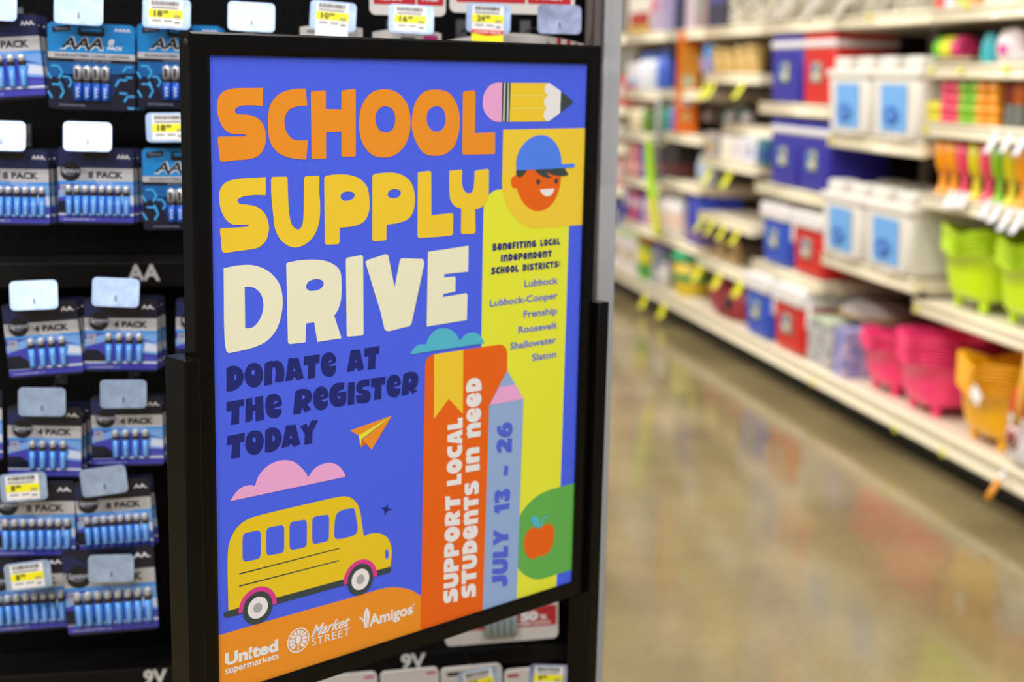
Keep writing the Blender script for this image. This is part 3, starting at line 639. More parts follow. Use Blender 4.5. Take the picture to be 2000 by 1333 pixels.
def navy_card(w, h, count, size, top):
    b = card_base(w, h, K_NAVY)
    L = lambda k: (lambda u, v: ((u-.5)*w, -0.0006-0.00012*k, v*h))
    R = lambda k, u0, v0, u1, v1, m: b.poly([[(u0, v0), (u1, v0), (u1, v1), (u0, v1)]], L(k), m)
    def T(s, u0, u1, v0, vh, m, bold=0.02, k=5, sh=0.0):
        vs, fs, _ = text2d(s, bold, sh); f = L(k); b.tris(vs, fs, lambda u, v: f(u0+(u1-u0)*u, v0+vh*v), m)
    if top: b.poly([[(.02, .735), (.98, .735), (.98, .97), (.9, .985), (.1, .985), (.02, .96)]], L(1), K_TOPB)
    else: b.poly([[(0.01, .72), (.4, .72), (.1, .94), (0.01, .94)]], L(1), K_TOPB)
    b.poly([rrect(.36, .86, .68, .95, .04)], L(2), K_BLK)
    T(size+'.', .78, .96, .865, .052, K_WHT, 0.04)
    R(1, 0.005, .03, .995, .56, K_BODY)
    b.poly([[(.35, .56), (.995, .40), (.995, .56)]], L(2), K_STRK); b.poly([[(0.005, .44), (0.005, .34), (.6, .50), (.3, .52)]], L(2), K_STRK)
    b.poly([[(.72, .26), (.995, .24), (.995, .40), (.8, .42)]], L(2), K_STRK); b.poly([[(.80, .29), (.995, .27), (.995, .37), (.84, .40)]], L(3), K_PALE)
    b.poly([[(0.005, .12), (.42, .12), (.18, .30), (0.005, .30)]], L(2), K_NAVY); b.poly([[(.3, .15), (.995, .15), (.995, .20), (.6, .23)]], L(2), mat('card_mid_blue', (76, 80, 190), 0.32))
    R(2, 0.005, .115, .995, .142, K_PALE)
    R(3, 0.005, .565, .995, .735, K_SIL); b.poly([[(.1, .565), (.5, .565), (.35, .735), (.02, .735), (.02, .62)]], L(4), mat('card_silver_sheen', (170, 170, 182), 0.3, .2))
    R(3, 0.005, .525, .995, .565, K_LBL); T('ALKALINE', .5, .72, .535, .02, K_PALE, 0.0)
    cx = .2 if count == 4 else .17
    b.poly([[(cx+.135*cos(2*pi*i/28), .685+.135*w/h*sin(2*pi*i/28)) for i in range(28)]], L(5), K_BLK)
    T('Signature', cx-.12, cx+.12, .672, .06, K_PALE, 0.0, 6, .35); T('SELECT', cx-.05, cx+.05, .635, .022, K_GREYP, 0.0, 6)
    T('%d PACK' % count, .40, .86, .61, .082, K_TXT, 0.045)
    b.poly([rrect(.03, .38, .16, .515, .01)], L(4), K_GREYP); T('10', .05, .12, .455, .04, K_TXT, 0.01)
    T(('%d %s ALKALINE BATTERIES / 1.5V' % (count, size)), .06, .48, .05, .022, K_PALE, 0.0)
    return b
def blue_card(w, h):
    b = card_base(w, h, K_NAVY); L = lambda k: (lambda u, v: ((u-.5)*w, -0.0006-0.00012*k, v*h))
    R = lambda k, u0, v0, u1, v1, m: b.poly([[(u0, v0), (u1, v0), (u1, v1), (u0, v1)]], L(k), m)
    def T(s, u0, u1, v0, vh, m, bold=0.02, k=5, sh=0.0):
        vs, fs, _ = text2d(s, bold, sh); f = L(k); b.tris(vs, fs, lambda u, v: f(u0+(u1-u0)*u, v0+vh*v), m)
    b.poly([[(.005, .64), (.995, .64), (.995, .96), (.95, .993), (.05, .993), (.005, .96)]], L(1), K_AZ)
    b.poly([[(.06, .875), (.26, .90), (.26, .965), (.06, .94)]], L(2), K_BLK); T('Signature', .085, .235, .91, .03, K_GREYP, 0.0, 3)
    b.poly([rrect(.35, .845, .65, .955, .03)], L(2), K_BLK); b.poly([rrect(.38, .90, .62, .94, .015)], L(3), K_AZ)
    T('AAAA', .76, .95, .915, .035, K_WHT, 0.03)
    T('AAA', .14, .64, .70, .135, K_WHT, 0.07, 4, .25); T('AAA', .15, .63, .705, .125, K_BLK, 0.03, 5, .25); T('8', .69, .76, .755, .065, K_WHT, 0.03, 5, .2); T('PACK', .68, .86, .70, .04, K_WHT, 0.03, 5, .2)
    R(2, .005, .585, .995, .655, K_SIL); T('GUARANTEED LONG LASTING', .08, .93, .605, .03, K_TXT, 0.02)
    R(2, .005, .545, .995, .585, K_BLK); T('ALKALINE BATTERIES', .3, .72, .555, .018, K_GREYP, 0.0)
    b.poly([[(.005, .36), (.995, .44), (.995, .545), (.005, .545)]], L(1), mat('card_glow_blue', (24, 92, 160), 0.3)); b.poly([[(.3, .12), (.72, .12), (.85, .4), (.15, .4)]], L(1), mat('card_shade_blue', (20, 44, 92), 0.3))
    for (hx, hy, r) in ((.08, .42, .085), (.09, .2, .09), (.2, .31, .07), (.86, .28, .09), (.93, .45, .07), (.95, .1, .08)):
        o = [(hx+r*cos(pi/3*i), hy+r*sin(pi/3*i)) for i in range(6)]
        for i in (0, 1, 3, 5) if hx < .5 else (1, 2, 4):
            a, c = Vector(o[i]), Vector(o[(i+1) % 6]); n = Vector((a.y-c.y, c.x-a.x)).normalized()*.011
            b.poly([[(a-n)[:], (c-n)[:], (c+n)[:], (a+n)[:]]], L(3), K_CYAN)
    T('8 AAA ALKALINE BATTERIES', .12, .42, .035, .018, K_GREYP, 0.0)
    return b
def pack(label, loc, rot, kind, group):
    """kind: (style, count, size)"""
    style, count, size = kind
    p = thing('battery_pack', label, 'battery pack', loc, rot, group)
    if style == 'blue':
        w, h = 0.112, 0.113; blue_card(w, h).build('card', p); bw, bh, z, xs, k = 0.0112, 0.046, 0.012, [(-1.5+i)*0.0118 for i in range(4)], 'dark'
    elif count == 8:
        w, h = 0.0985, 0.1035; navy_card(w, h, 8, size, size == 'AAA').build('card', p); bw, bh, z, k = 0.0088, 0.041, 0.0125, 'light'; xs = [(-3.5+i)*0.0107+.002 for i in range(8)]
    else:
        w, h = 0.0985, 0.1045; navy_card(w, h, 4, size, size == 'AAA').build('card', p); bw, bh, z, k = 0.0092, 0.0415, 0.0145, 'light'; xs = [(-1.5+i)*0.0136+.004 for i in range(4)]
    me = None
    for x in xs:
        if me is None: o = battery_mesh(bw, bh, k).build('battery', p); me = o.data
        else: o = bpy.data.objects.new('battery', me); COL.objects.link(o); o.parent = p
        o.location = (x, -0.0018, z)
    return p
PROTO = {}
YC = 2.03
GK = 'battery packs hanging on the pegboard'
def put_pack(px, py, wpx, kind, label, rot=0.0, tilt=0.0, yaw=0.0, behind=None, Y=YC, nb=2):
    """px, py: bottom centre of the front card"""
    loc = on_y(px, py, Y); R = (radians(tilt), radians(rot), radians(yaw))
    w = {'blue': 0.112}.get(kind[0], 0.0985); real = wpx/FPX*((loc-CAM).dot(FW)); s = real/w
    def one(lb, dy, dx, dz, rr):
        q = Vector((loc.x+dx*1.6, loc.y+dy, loc.z+dz))
        if kind in PROTO: p = dup(PROTO[kind], lb, q, rr, GK)
        else: PROTO[kind] = p = pack(lb, q, rr, kind, GK)
        p.scale = (s, s, s); return p
    one(label, 0, 0, 0, R)
    for k in range(nb):
        if behind: one(('card hanging first ' if k == 0 else 'card hanging second ')+'behind '+behind, 0.022*(k+1), 0.0035*(k+1), -0.0015*(k+1), (R[0], R[1]-radians(1.0*(k+1)), radians(-3)))
N4A, N8A, N43, N83, BL3 = ('navy', 4, 'AA'), ('navy', 8, 'AA'), ('navy', 4, 'AAA'), ('navy', 8, 'AAA'), ('blue', 8, 'AAA')
put_pack(12, 194, 152, N43, 'navy battery card cut off by the photo edge at the top left', -4, 2, behind='the top left navy pack')
put_pack(180, 214, 164, BL3, 'blue battery card with huge black AAA letters', 1.5, 3, behind='the big letter blue pack')
put_pack(352, 212, 160, BL3, 'blue battery card in the top row half hidden by the sign', 1, 3, behind='the half hidden top blue pack', nb=1)
put_pack(24, 440, 143, N83, 'navy 8 pack at the left photo edge in the second row', 1, 3, behind='the second row left 8 pack')
put_pack(189, 438, 142, N83, 'navy 8 pack shown whole in the second row under a bright plate', 1, 3, behind='the whole second row 8 pack')
put_pack(362, 449, 158, BL3, 'blue battery card in the second row half hidden by the sign', 0, 3, behind='the half hidden second row blue pack', nb=1)
put_pack(92, 735, 140, N4A, 'blue 4 pack on the left just under the AA strip', -3.5, 4, behind='the left 4 pack under the strip')
put_pack(237, 726, 138, N4A, 'blue 4 pack just below the white AA letters', 1.5, 4, behind='the 4 pack below the letters')
put_pack(412, 724, 136, N4A, 'blue 4 pack almost wholly behind the sign post', 2, 4, nb=0)
put_pack(-66, 900, 138, N4A, 'blue 4 pack showing only its right edge at the left photo border', 2, 4, nb=0)
put_pack(88, 934, 138, N4A, 'blue 4 pack on the left of the fourth row', 2.5, 5, behind='the fourth row left pack')
put_pack(251, 911, 135, N4A, 'blue 4 pack on the right of the fourth row', 0.5, 5, behind='the fourth row right pack', nb=1)
put_pack(70, 1089, 151, N8A, 'blue 8 pack beneath the left 8.99 tag in the fifth row', 1.5, 5, behind='the fifth row left 8 pack', nb=1)
put_pack(229, 1077, 142, N8A, 'blue 8 pack beneath the crooked plate in the fifth row', -2, 5, behind='the fifth row right 8 pack', nb=1)
put_pack(62, 1233, 152, N8A, 'blue 8 pack behind the lowest 8.99 tag', -2, 5, Y=YC+0.012, nb=0)
put_pack(223, 1236, 172, N8A, 'blue 8 pack at the right of the lowest row', -2, 6, nb=0)

# pale packs seen over and under the sign
C_PALE = mat('pack_pale', (214, 208, 206), 0.35); C_MAG = mat('pack_magenta', (206, 60, 140), 0.35); C_RED = mat('pack_red', (184, 34, 44), 0.35); C_SILV = mat('pack_grey_cell', (150, 160, 162), 0.3, 0.4)
def pale_pack(label, x0, x1, ytop, Y, hgt=0.16, marks=(), text=None, rot=0.0, top_arch=0.0, batteries=0, band=None):
    """pale card whose top edge runs at photo height ytop between columns x0 and x1"""
    a, c = on_y(x0, ytop, Y), on_y(x1, ytop, Y); w = c.x-a.x
    p = thing('battery_pack', label, 'battery pack', ((a.x+c.x)/2, Y, a.z-hgt), (0, radians(rot), 0), 'pale battery packs around the sign')
    b = MB(); r = 0.008
    if top_arch:
        o = [(w/2, r), (w/2-r, 0), (-w/2+r, 0), (-w/2, r), (-w/2, hgt-top_arch)]+[(-w/2+w*i/12.0, hgt-top_arch*(2*i/12.0-1)**2) for i in range(1, 12)]+[(w/2, hgt-top_arch)]
    else: o = rrect(-w/2, 0, w/2, hgt, r)
    b.slab(o, lambda x, y, k: (x, -0.0006 if k == 0 else 0.006, y), C_PALE)
    for (u0, v0, u1, v1, m) in marks: b.poly([rrect((u0-.5)*w, v0*hgt, (u1-.5)*w, v1*hgt, 0.002)], lambda x, y: (x, -0.0009, y), m)
    if text:
        for (s, u0, u1, v0, vh, m, bold) in text:
            vs, fs, _ = text2d(s, bold); b.tris(vs, fs, lambda u, v: ((u0+(u1-u0)*u-.5)*w, -0.0012, (v0+vh*v)*hgt), m)
    b.build('card', p)
    for k in range(batteries):
        q = MB(); q.lathe([(0.0052, 0), (0.0055, 0.003), (0.0055, 0.04), (0.002, 0.041), (0.002, 0.043)], C_SILV, n=10); q = q.build('battery', p); q.location = (w*(-.13+.058*k), -0.004, 0.0125)
    return p
pale_pack('pale card with a rounded top under the long white price tab', 586, 708, 47, 2.035, top_arch=0.004, marks=((.1, .93, .4, .955, C_SILV), (.55, .5, .9, .7, C_MAG)))
pale_pack('pale card with a pink corner mark under the 16.99 tag', 728, 862, 55, 2.035, top_arch=0.005, marks=((.74, .88, .95, .95, C_MAG), (.4, .905, .62, .93, B_DARK)))
pale_pack('wide pale card with red stripes beside the grey corner trim', 868, 1142, 62, 2.045, top_arch=0.013, marks=((.8, .86, .83, .97, C_RED), (.87, .86, .9, .95, C_RED), (.73, .85, .75, .93, B_DARK), (.93, .84, .95, .93, C_RED)))
for (x0, x1, yb, lb) in ((722, 872, 22, 'pale and red pack whose foot shows at the top, left of the 24.99 tag'), (880, 1126, 19, 'wide pale and red pack whose foot shows along the top of the photo')):
    p = pale_pack(lb, x0, x1, yb-170, 2.04, hgt=0.118, marks=((.05, .12, .6, .4, C_RED), (.62, .12, .97, .3, C_RED), (.05, .5, .95, .9, C_MAG)), text=(('ALKALINE', .14, .42, .17, .07, K_WHT, .03), ('9 PACK', .68, .9, .17, .07, K_WHT, .03)))
pale_pack('white pack with a red 50% longer lasting band below the sign', 872, 1094, 1076, 2.06, hgt=0.147, rot=-1.5, marks=((.03, .15, .37, .40, C_RED), (.55, .145, .985, .36, C_RED), (.57, .37, .98, .60, mat('pack_white', (228, 224, 228), .35)), (.78, .40, .95, .52, C_MAG)),
          text=(('50', .66, .82, .215, .095, K_WHT, .07), ('%', .835, .9, .215, .05, K_WHT, .03), ('LONGER LASTING', .6, .93, .165, .03, K_WHT, .04), ('LASER', .20, .34, .19, .03, K_WHT, .02)), batteries=5)
for (x0, x1, yt, lb, mk) in ((622, 742, 1322, 'pale pack top with a pink corner, first under the 9V strip', ((.78, .93, .95, .96, C_MAG),)), (748, 862, 1313, 'pale pack top with a pink corner, second under the 9V strip', ((.78, .93, .95, .96, C_MAG),)),
                             (866, 985, 1306, 'pale pack top with a dark slot behind the leaning price tag', ((.1, .9, .4, .95, B_DARK),)), (990, 1062, 1310, 'grey pack top with a red mark beside the yellow tag', ((.08, .91, .4, .95, C_RED),))):
    pale_pack(lb, x0, x1, yt, 2.05, hgt=0.12, marks=mk, rot=-2)

# ------------------------------------------------------------------ right hand aisle: gondola, shelves
FX = 2.50                                                # front of the shelves; the base deck sticks out to 2.45
SECT = {'A': (4.15, 5.06), 'C': (5.065, 5.945), 'B': (5.95, 6.80), 'D': (6.805, 7.66), 'E': (7.665, 8.37), 'F': (8.375, 9.25), 'G': (9.255, 10.6)}
gon = thing('gondola', 'long cream store gondola along the right side of the aisle', 'shelving', (2.75, 7.0, 0))
def gbox(name, x0, x1, y0, y1, z0, z1, m, b=0.0):
    o = MB().box(x0-2.75, x1-2.75, y0-7.0, y1-7.0, z0, z1, m, b).build(name, gon); return o
gbox('back_panel', 2.97, 3.0, 3.3, 10.6, 0.0, 2.15, M_BACK)
gbox('kick_plate', 2.56, 2.575, 3.3, 10.6, 0.0, 0.115, M_KICK)
gbox('base_deck', 2.47, 2.965, 3.3, 10.6, 0.150, 0.180, M_CREAMD)
def rail(b, x, y0, y1, zt, zb, ox=0, oy=0, oz=0):
    """rolled front edge with a shallow price channel"""
    prof = [(x+.03, zt-.004), (x+.012, zt), (x+.007, zt-.0005), (x+.003, zt-.0025), (x+.0008, zt-.006), (x, zt-.010), (x+.001, zt-.013), (x+.004, zt-.016), (x+.004, zb+.014), (x, zb+.011), (x, zb+.005), (x+.004, zb), (x+.03, zb+.004)]
    n = len(prof); vs = [(p[0]-ox, y-oy, p[1]-oz) for y in (y0, y1) for p in prof]
    b.add(vs, [(i, i+1, n+i+1, n+i) for i in range(n-1)], M_CREAM, True); b.add([], [], M_CREAM)
    k = len(b.v)-2*n; b.f += [tuple(k+i for i in range(n-1, -1, -1)), tuple(k+i for i in range(n, 2*n))]; b.m += [b.mi(M_CREAM)]*2; b.sm += [False, False]
r = MB(); rail(r, 2.45, 3.299, 10.601, 0.184, 0.108, 2.75, 7.0, 0); r.build('price_rail', gon)
for y in [3.3]+[SECT[k][0]-.0025 for k in 'ACBDEFG']+[10.6]:
    gbox('upright', 2.94, 2.969, y-.016, y+.016, 0.18, 2.15, M_CREAMD)
SHELFG = 'cream shelves of the aisle gondola'
def shelf(sec, z, label, x=FX, depth=0.44):
    y0, y1 = SECT[sec]
    s = thing('gondola_shelf', label, 'shelf', (x+depth/2, (y0+y1)/2, z), (0, 0, 0), SHELFG)
    hy = (y1-y0)/2-.003; b = MB(); b.box(-depth/2+.01, depth/2-.02, -hy, hy, -.022, .020, M_CREAMD, 0); b.build('deck', s)
    b = MB(); rail(b, -depth/2, -hy-.0008, hy+.0008, .024, -.030); b.build('price_rail', s)
    for sy in (-1, 1):
        b = MB(); yy = sy*(hy-.004); b.add([(-depth/2+.06, yy, -.023), (depth/2-.02, yy, -.023), (depth/2-.02, yy, -.045), (-depth/2+.06, yy, -.035)], [(0, 1, 2, 3)], M_CREAMD)
        b.add([(-depth/2+.06, yy+.002, -.023), (depth/2-.02, yy+.002, -.023), (depth/2-.02, yy+.002, -.045), (-depth/2+.06, yy+.002, -.035)], [(3, 2, 1, 0)], M_CREAMD); b.build('bracket', s)
    return s
names = {'A': 'at the right photo edge', 'C': 'in the foam cooler section', 'B': 'in the cooler section', 'D': 'right of the orange sign', 'E': 'at the orange sign', 'F': 'by the grey corner trim', 'G': 'in the farthest section'}
lev = {'A': [(1.635, 'topmost shelf'), (1.440, 'shelf with colourful rolls and clear bags'), (1.232, 'shelf with wavy tumblers'), (0.975, 'shelf with goblets and white tags'), (0.580, 'shelf with lime green tubs')],
       'C': [(1.635, 'topmost shelf'), (1.152, 'upper shelf carrying foam coolers'), (0.648, 'lower shelf carrying foam coolers')],
       'B': [(1.635, 'topmost shelf'), (1.267, 'shelf under the tall red cooler'), (0.890, 'shelf under the two all blue coolers'), (0.515, 'shelf under the white lidded red cooler')],
       'D': [(1.635, 'topmost shelf'), (1.400, 'shelf with tan pots'), (1.140, 'dark middle shelf'), (0.965, 'shelf with white boxes'), (0.670, 'nearly empty shelf with four yellow tags'), (0.425, 'lowest raised shelf with wooden pieces')],
       'E': [(1.635, 'topmost shelf'), (1.305, 'shelf behind the orange sign'), (1.065, 'short shelf below the orange sign'), (0.800, 'shelf with black boxes'), (0.470, 'shelf with white bottles')],
       'F': [(1.635, 'topmost shelf'), (1.290, 'upper shelf'), (1.036, 'middle shelf'), (0.755, 'lower shelf'), (0.472, 'lowest raised shelf')],
       'G': [(1.635, 'topmost shelf'), (1.180, 'upper shelf'), (0.93, 'middle shelf'), (0.66, 'lower shelf'), (0.36, 'lowest raised shelf')]}
for k in 'ACBDEFG':
    for z, d in lev[k]: shelf(k, z, 'cream %s %s' % (d, names[k]), *((2.62, .33) if d == 'dark middle shelf' else ()))

# ------------------------------------------------------------------ goods
def P_(name, rgb, rough=0.4, **k): return mat('goods_'+name, rgb, rough, **k)
G_BLUE = P_('cobalt', (46, 42, 152), 0.35); G_RBLUE = P_('royal_blue', (40, 78, 190), 0.35); G_RED = P_('red', (208, 32, 26), 0.35); G_LWHT = P_('white_plastic', (230, 224, 222), 0.4)
G_FOAM = P_('foam', (222, 216, 206), 0.75, noise=0.04, nscale=120); G_SKY = P_('label_sky', (112, 172, 232), 0.45); G_INK = P_('label_ink', (52, 94, 182), 0.5); G_YEL = P_('label_yellow', (214, 186, 50), 0.45)
def ybox(px0, px1, py, X): return on_x(px1, py, X).y, on_x(px0, py, X).y
def cooler(label, y0, y1, z0, h, body, lid, X=FX+.012, depth=0.30, style='tall', group='chest coolers'):
    """chest cooler with its long side to the aisle: body, lid, sticker, handle"""
    c = thing('cooler', label, 'cooler', (X+depth/2, (y0+y1)/2, z0), (0, 0, 0), group); hy = (y1-y0)/2
    if style == 'tall':
        b = MB(); b.rbox(-depth/2, depth/2, -hy, hy, 0, h*.80, body, .022, 3, .95); b.build('body', c)
        b = MB(); b.rbox(-depth/2-.004, depth/2+.004, -hy-.004, hy+.004, h*.795, h*.90, G_LWHT, .014); b.build('rim', c)
        b = MB(); b.rbox(-depth/2, depth/2, -hy, hy, h*.895, h, lid, .02); b.build('lid', c)
        sz = h*.45
    else:
        b = MB(); b.rbox(-depth/2, depth/2, -hy, hy, 0, h*.74, body, .03, 3, .93); b.build('body', c)
        b = MB(); b.rbox(-depth/2-.012, depth/2+.012, -hy-.012, hy+.012, h*.72, h*.97, G_LWHT, .02); b.rbox(-depth/2+.03, depth/2-.03, -hy+.03, hy-.03, h*.965, h*1.0, G_LWHT, .012); b.build('lid', c)
        for s in (-1, 1):
            b = MB(); yy = s*(hy+.012); b.tube([(-depth*.40, yy, h*.80), (-depth*.42, yy+s*.006, h*.45), (-depth*.30, yy+s*.008, h*.40), (depth*.3, yy+s*.008, h*.40), (depth*.42, yy+s*.006, h*.45), (depth*.40, yy, h*.80)], .011, G_LWHT, 8); b.build('handle', c)
        sz = h*.42
    b = MB(); xs = -depth/2-.003; w2, h2 = min(.05, hy*.42), .042
    b.box(xs-.001, xs+.012, -w2, w2, sz-h2, sz+h2, P_('sticker_teal', (92, 150, 180), 0.4)); b.box(xs-.002, xs+.012, -w2*.9, w2*.05, sz-h2*.9, sz+h2*.9, G_YEL); b.box(xs-.0028, xs+.012, -w2*.5, w2*.6, sz-h2*.55, sz-h2*.2, G_LWHT); b.box(xs-.0028, xs+.012, -w2*.6, w2*.5, sz+h2*.1, sz+h2*.5, G_INK)
    b.build('sticker', c)
    return c
cooler('tall blue cooler with a white rim on the upper shelf, left of the red one', 6.315, 6.69, 1.293, .305, G_BLUE, G_BLUE)
cooler('tall red cooler with a white rim on the upper shelf', 5.96, 6.295, 1.293, .305, G_RED, G_RED)
cooler('left one of the two all blue coolers under the tall red cooler', 6.315, 6.65, .916, .300, G_BLUE, G_BLUE)
cooler('right one of the two all blue coolers, beside the foam coolers', 5.96, 6.295, .916, .300, G_BLUE, G_BLUE)
cooler('blue cooler with white lid on the shelf below the all blue coolers', 6.40, 6.73, .541, .29, G_RBLUE, G_LWHT, style='picnic', X=FX+.02)
cooler('red cooler with white lid on the shelf, left of the lower foam coolers', 5.985, 6.335, .541, .29, G_RED, G_LWHT, style='picnic', X=FX+.02)
cooler('blue cooler with white lid on the bottom deck beside the dark red bag', 6.48, 6.80, .186, .30, G_RBLUE, G_LWHT, style='picnic', X=2.475)
cooler('red cooler with white lid on the bottom deck beside the patterned box', 6.06, 6.41, .186, .30, G_RED, G_LWHT, style='picnic', X=2.475)
def foam(label, y0, y1, z0, h, X=2.472, depth=.36):
    c = thing('foam_cooler', label, 'cooler', (X+depth/2, (y0+y1)/2, z0), (0, 0, 0), 'white foam coolers'); hy = (y1-y0)/2
    b = MB(); b.rbox(-depth/2+.006, depth/2-.006, -hy+.006, hy-.006, 0, h*.92, G_FOAM, .03, 3, .93); b.build('body', c)
    b = MB(); b.rbox(-depth/2, depth/2, -hy, hy, h*.89, h*1.01, G_FOAM, .020)
    for (xa, ya) in ((-.30, -.55), (-.30, .55), (.3, -.55), (.3, .55)):
        b.rbox(xa*depth-.05, xa*depth+.05, ya*hy-.065, ya*hy+.065, h*1.0, h*1.20, G_FOAM, .018)
    b.build('lid', c)
    b = MB(); x = -depth/2+.0045
    q = lambda ya, yb, za, zb, m, k: b.add([(x+.0125*(1-za/h)-.002*k-.003, ya, za), (x+.0125*(1-za/h)-.002*k-.003, yb, za), (x+.0125*(1-zb/h)-.002*k-.003, yb, zb), (x+.0125*(1-zb/h)-.002*k-.003, ya, zb)], [(0, 3, 2, 1)], m)
    q(-hy*.56, hy*.52, h*.13, h*.80, G_SKY, 0)
    b.add([(x+.006-.006, .06*hy+hy*.30*cos(2*pi*i/20), h*.36+h*.125*sin(2*pi*i/20)) for i in range(20)], [tuple(range(19, -1, -1))], G_INK)
    b.add([(x+.006-.0075, .06*hy+hy*.13*cos(2*pi*i/12), h*.36+h*.05*sin(2*pi*i/12)) for i in range(12)], [tuple(range(11, -1, -1))], G_SKY)
    b.build('label', c)
    b = MB(); b.tube([(x-.008, -hy*.98, h*.2), (x-.012, -hy*.6, h*.06), (x-.012, hy*.1, h*.03)], .004, G_FOAM, 6); b.build('rope_handle', c)
    return c
foam('left foam cooler with blue label on the upper shelf', 5.51, 5.93, 1.177, .262); foam('right foam cooler with blue label on the upper shelf, beside the rolls', 5.08, 5.495, 1.177, .262)
foam('left foam cooler with blue label on the lower shelf', 5.51, 5.93, .673, .262); foam('right foam cooler with blue label on the lower shelf, beside the lime tubs', 5.08, 5.495, .673, .262)

# nested tubs with swooping rims and four feet
def tub_meshes(m, s, h, swoop):
    b = MB(); n = 40; e = 4.5
    def ring(sc, z, sw=0.0):
        out = []
        for i in range(n):
            a = 2*pi*i/n; c, d = cos(a), sin(a); r = (abs(c)**e+abs(d)**e)**(-1/e)
            out.append((sc*r*c, sc*r*d, z+sw*(abs(sin(2*a))**1.5-.4)))
        return out
    t = .0018                                            # thin wall, so nested tubs clear one another
    R = [ring(s*.70, .0), ring(s*.80, .003), ring(s*.855, .016), ring(s*.875, .03), ring(s*.935, h*.55, swoop*.15), ring(s*.985, h*.95, swoop*.85), ring(s*1.06, h*.965, swoop), ring(s*1.085, h*.98, swoop), ring(s*1.08, h*.997, swoop), ring(s*1.05, h*1.004, swoop),
         ring(s*.985-t, h*.96, swoop*.85), ring(s*.935-t, h*.56, swoop*.15), ring(s*.875-t, .032), ring(s*.855-t, .018), ring(s*.70, .0045)]
    vs = [p for r in R for p in r]; fs = []
    for k in range(len(R)-1):
        for i in range(n): fs.append((k*n+i, k*n+(i+1) % n, (k+1)*n+(i+1) % n, (k+1)*n+i))
    fs.append(tuple(range(n-1, -1, -1))); fs.append(tuple((len(R)-1)*n+i for i in range(n)))
    b.add(vs, fs, m, True)
    f = MB(); f.lathe([(s*.085, -.04), (s*.10, -.036), (s*.12, .006)], m, n=12)
    return b, f
def tub_stack(labels, x, y, z, col, s, h, swoop, step, group, rotz=0.0):
    first = None
    for k, lb in enumerate(labels):
        loc = (x, y, z+.04+step*k); rr = (radians(random.uniform(-.6, .6)), radians(random.uniform(-.6, .6)), rotz+radians(random.uniform(-2.5, 2.5)))
        if first is None:
            first = thing('storage_tub', lb, 'tub', loc, (0, 0, rotz), group); b, f = tub_meshes(col, s, h, swoop); b.build('basin', first); me = None
            for (a, c) in ((1, 1), (1, -1), (-1, 1), (-1, -1)):
                if me is None: o = f.build('foot', first); me = o.data
                else: o = bpy.data.objects.new('foot', me); COL.objects.link(o); o.parent = first
                o.location = (a*s*.58, c*s*.58, 0)
        else:                                            # the feet of nested tubs stay hidden inside the one below
            r = first.copy(); COL.objects.link(r); r['label'] = lb; r.location = loc; r.rotation_euler = rr
            c = first.children[0].copy(); COL.objects.link(c); c.parent = r
T_LIME = P_('tub_lime', (206, 238, 16), 0.32); T_PINK = P_('tub_pink', (255, 66, 126), 0.32); T_ORG = P_('tub_orange', (255, 186, 20), 0.32)
def nth(n): return ['lowest', 'second from below', 'third from below', 'fourth from below', 'fifth from below', 'sixth from below', 'seventh from below', 'eighth from below', 'ninth from below'][n]
def stacklab(n, what): return ['%s, %s in its stack' % (what, 'topmost' if k == n-1 else nth(k)) for k in range(n)]
tub_stack(stacklab(7, 'lime green tub in the left lime stack'), 2.69, 4.80, .604, T_LIME, .158, .158, .026, .0135, 'lime green tubs')
tub_stack(stacklab(7, 'lime green tub in the right lime stack'), 2.69, 4.41, .604, T_LIME, .160, .158, .026, .0135, 'lime green tubs')
tub_stack(stacklab(6, 'hot pink tub in the lower left pink stack'), 2.645, 5.36, .181, T_PINK, .150, .135, .018, .012, 'hot pink tubs')
tub_stack(stacklab(9, 'hot pink tub in the taller pink stack'), 2.645, 5.01, .181, T_PINK, .158, .150, .020, .0125, 'hot pink tubs')
tub_stack(stacklab(9, 'orange tub beside the popcorn bag'), 2.640, 4.515, .181, T_ORG, .162, .140, .034, .0125, 'orange tubs')
t = MB(); t.box(-.001, .001, -.032, .032, -.022, .022, M_WHITE); t = t.build('price_sticker'); t.location = (on_x(1906, 772, 2.4575).x, on_x(1906, 772, 2.4575).y, on_x(1906, 772, 2.4575).z); t.rotation_euler = (radians(28), radians(4), 0)
tag(t, 'white paper tag hanging on the front of the orange tubs', 'tag')

# plastic goblets and wavy tumblers
CO = {'orange': P_('cup_orange', (238, 152, 10), .3), 'pink': P_('cup_pink', (226, 62, 96), .3), 'yellow': P_('cup_yellow', (214, 202, 22), .3), 'green': P_('cup_green', (128, 186, 22), .3), 'red': P_('cup_dark_red', (140, 28, 20), .3)}
gob = {}
def goblet(col, x, y, label):
    if col in gob: return dup(gob[col], label, (x, y, .999))
    g = thing('goblet', label, 'goblet', (x, y, .999), (0, 0, 0), 'plastic goblets'); m = CO[col]
    b = MB(); b.lathe([(.011, .068), (.019, .075), (.031, .10), (.036, .13), (.0405, .188), (.0385, .188), (.034, .13), (.029, .102), (.004, .078)], m, n=24); b.build('bowl', g)
    b = MB(); b.lathe([(.035, 0), (.035, .004), (.027, .010), (.018, .026), (.013, .05), (.013, .072)], m, n=24); b.build('stem', g)
    gob[col] = g; return g
fr_ = [('orange', 1842), ('orange', 1863), ('pink', 1884), ('yellow', 1908), ('pink', 1931), ('green', 1953), ('yellow', 1978), ('orange', 2001)]
od = ['first', 'second', 'third', 'fourth', 'fifth', 'sixth', 'seventh', 'eighth']
for k, (c, px) in enumerate(fr_):
    p = on_x(px, 380, 2.565); goblet(c, 2.565, p.y, '%s plastic goblet, %s from the left in the front row' % (c, od[k]))
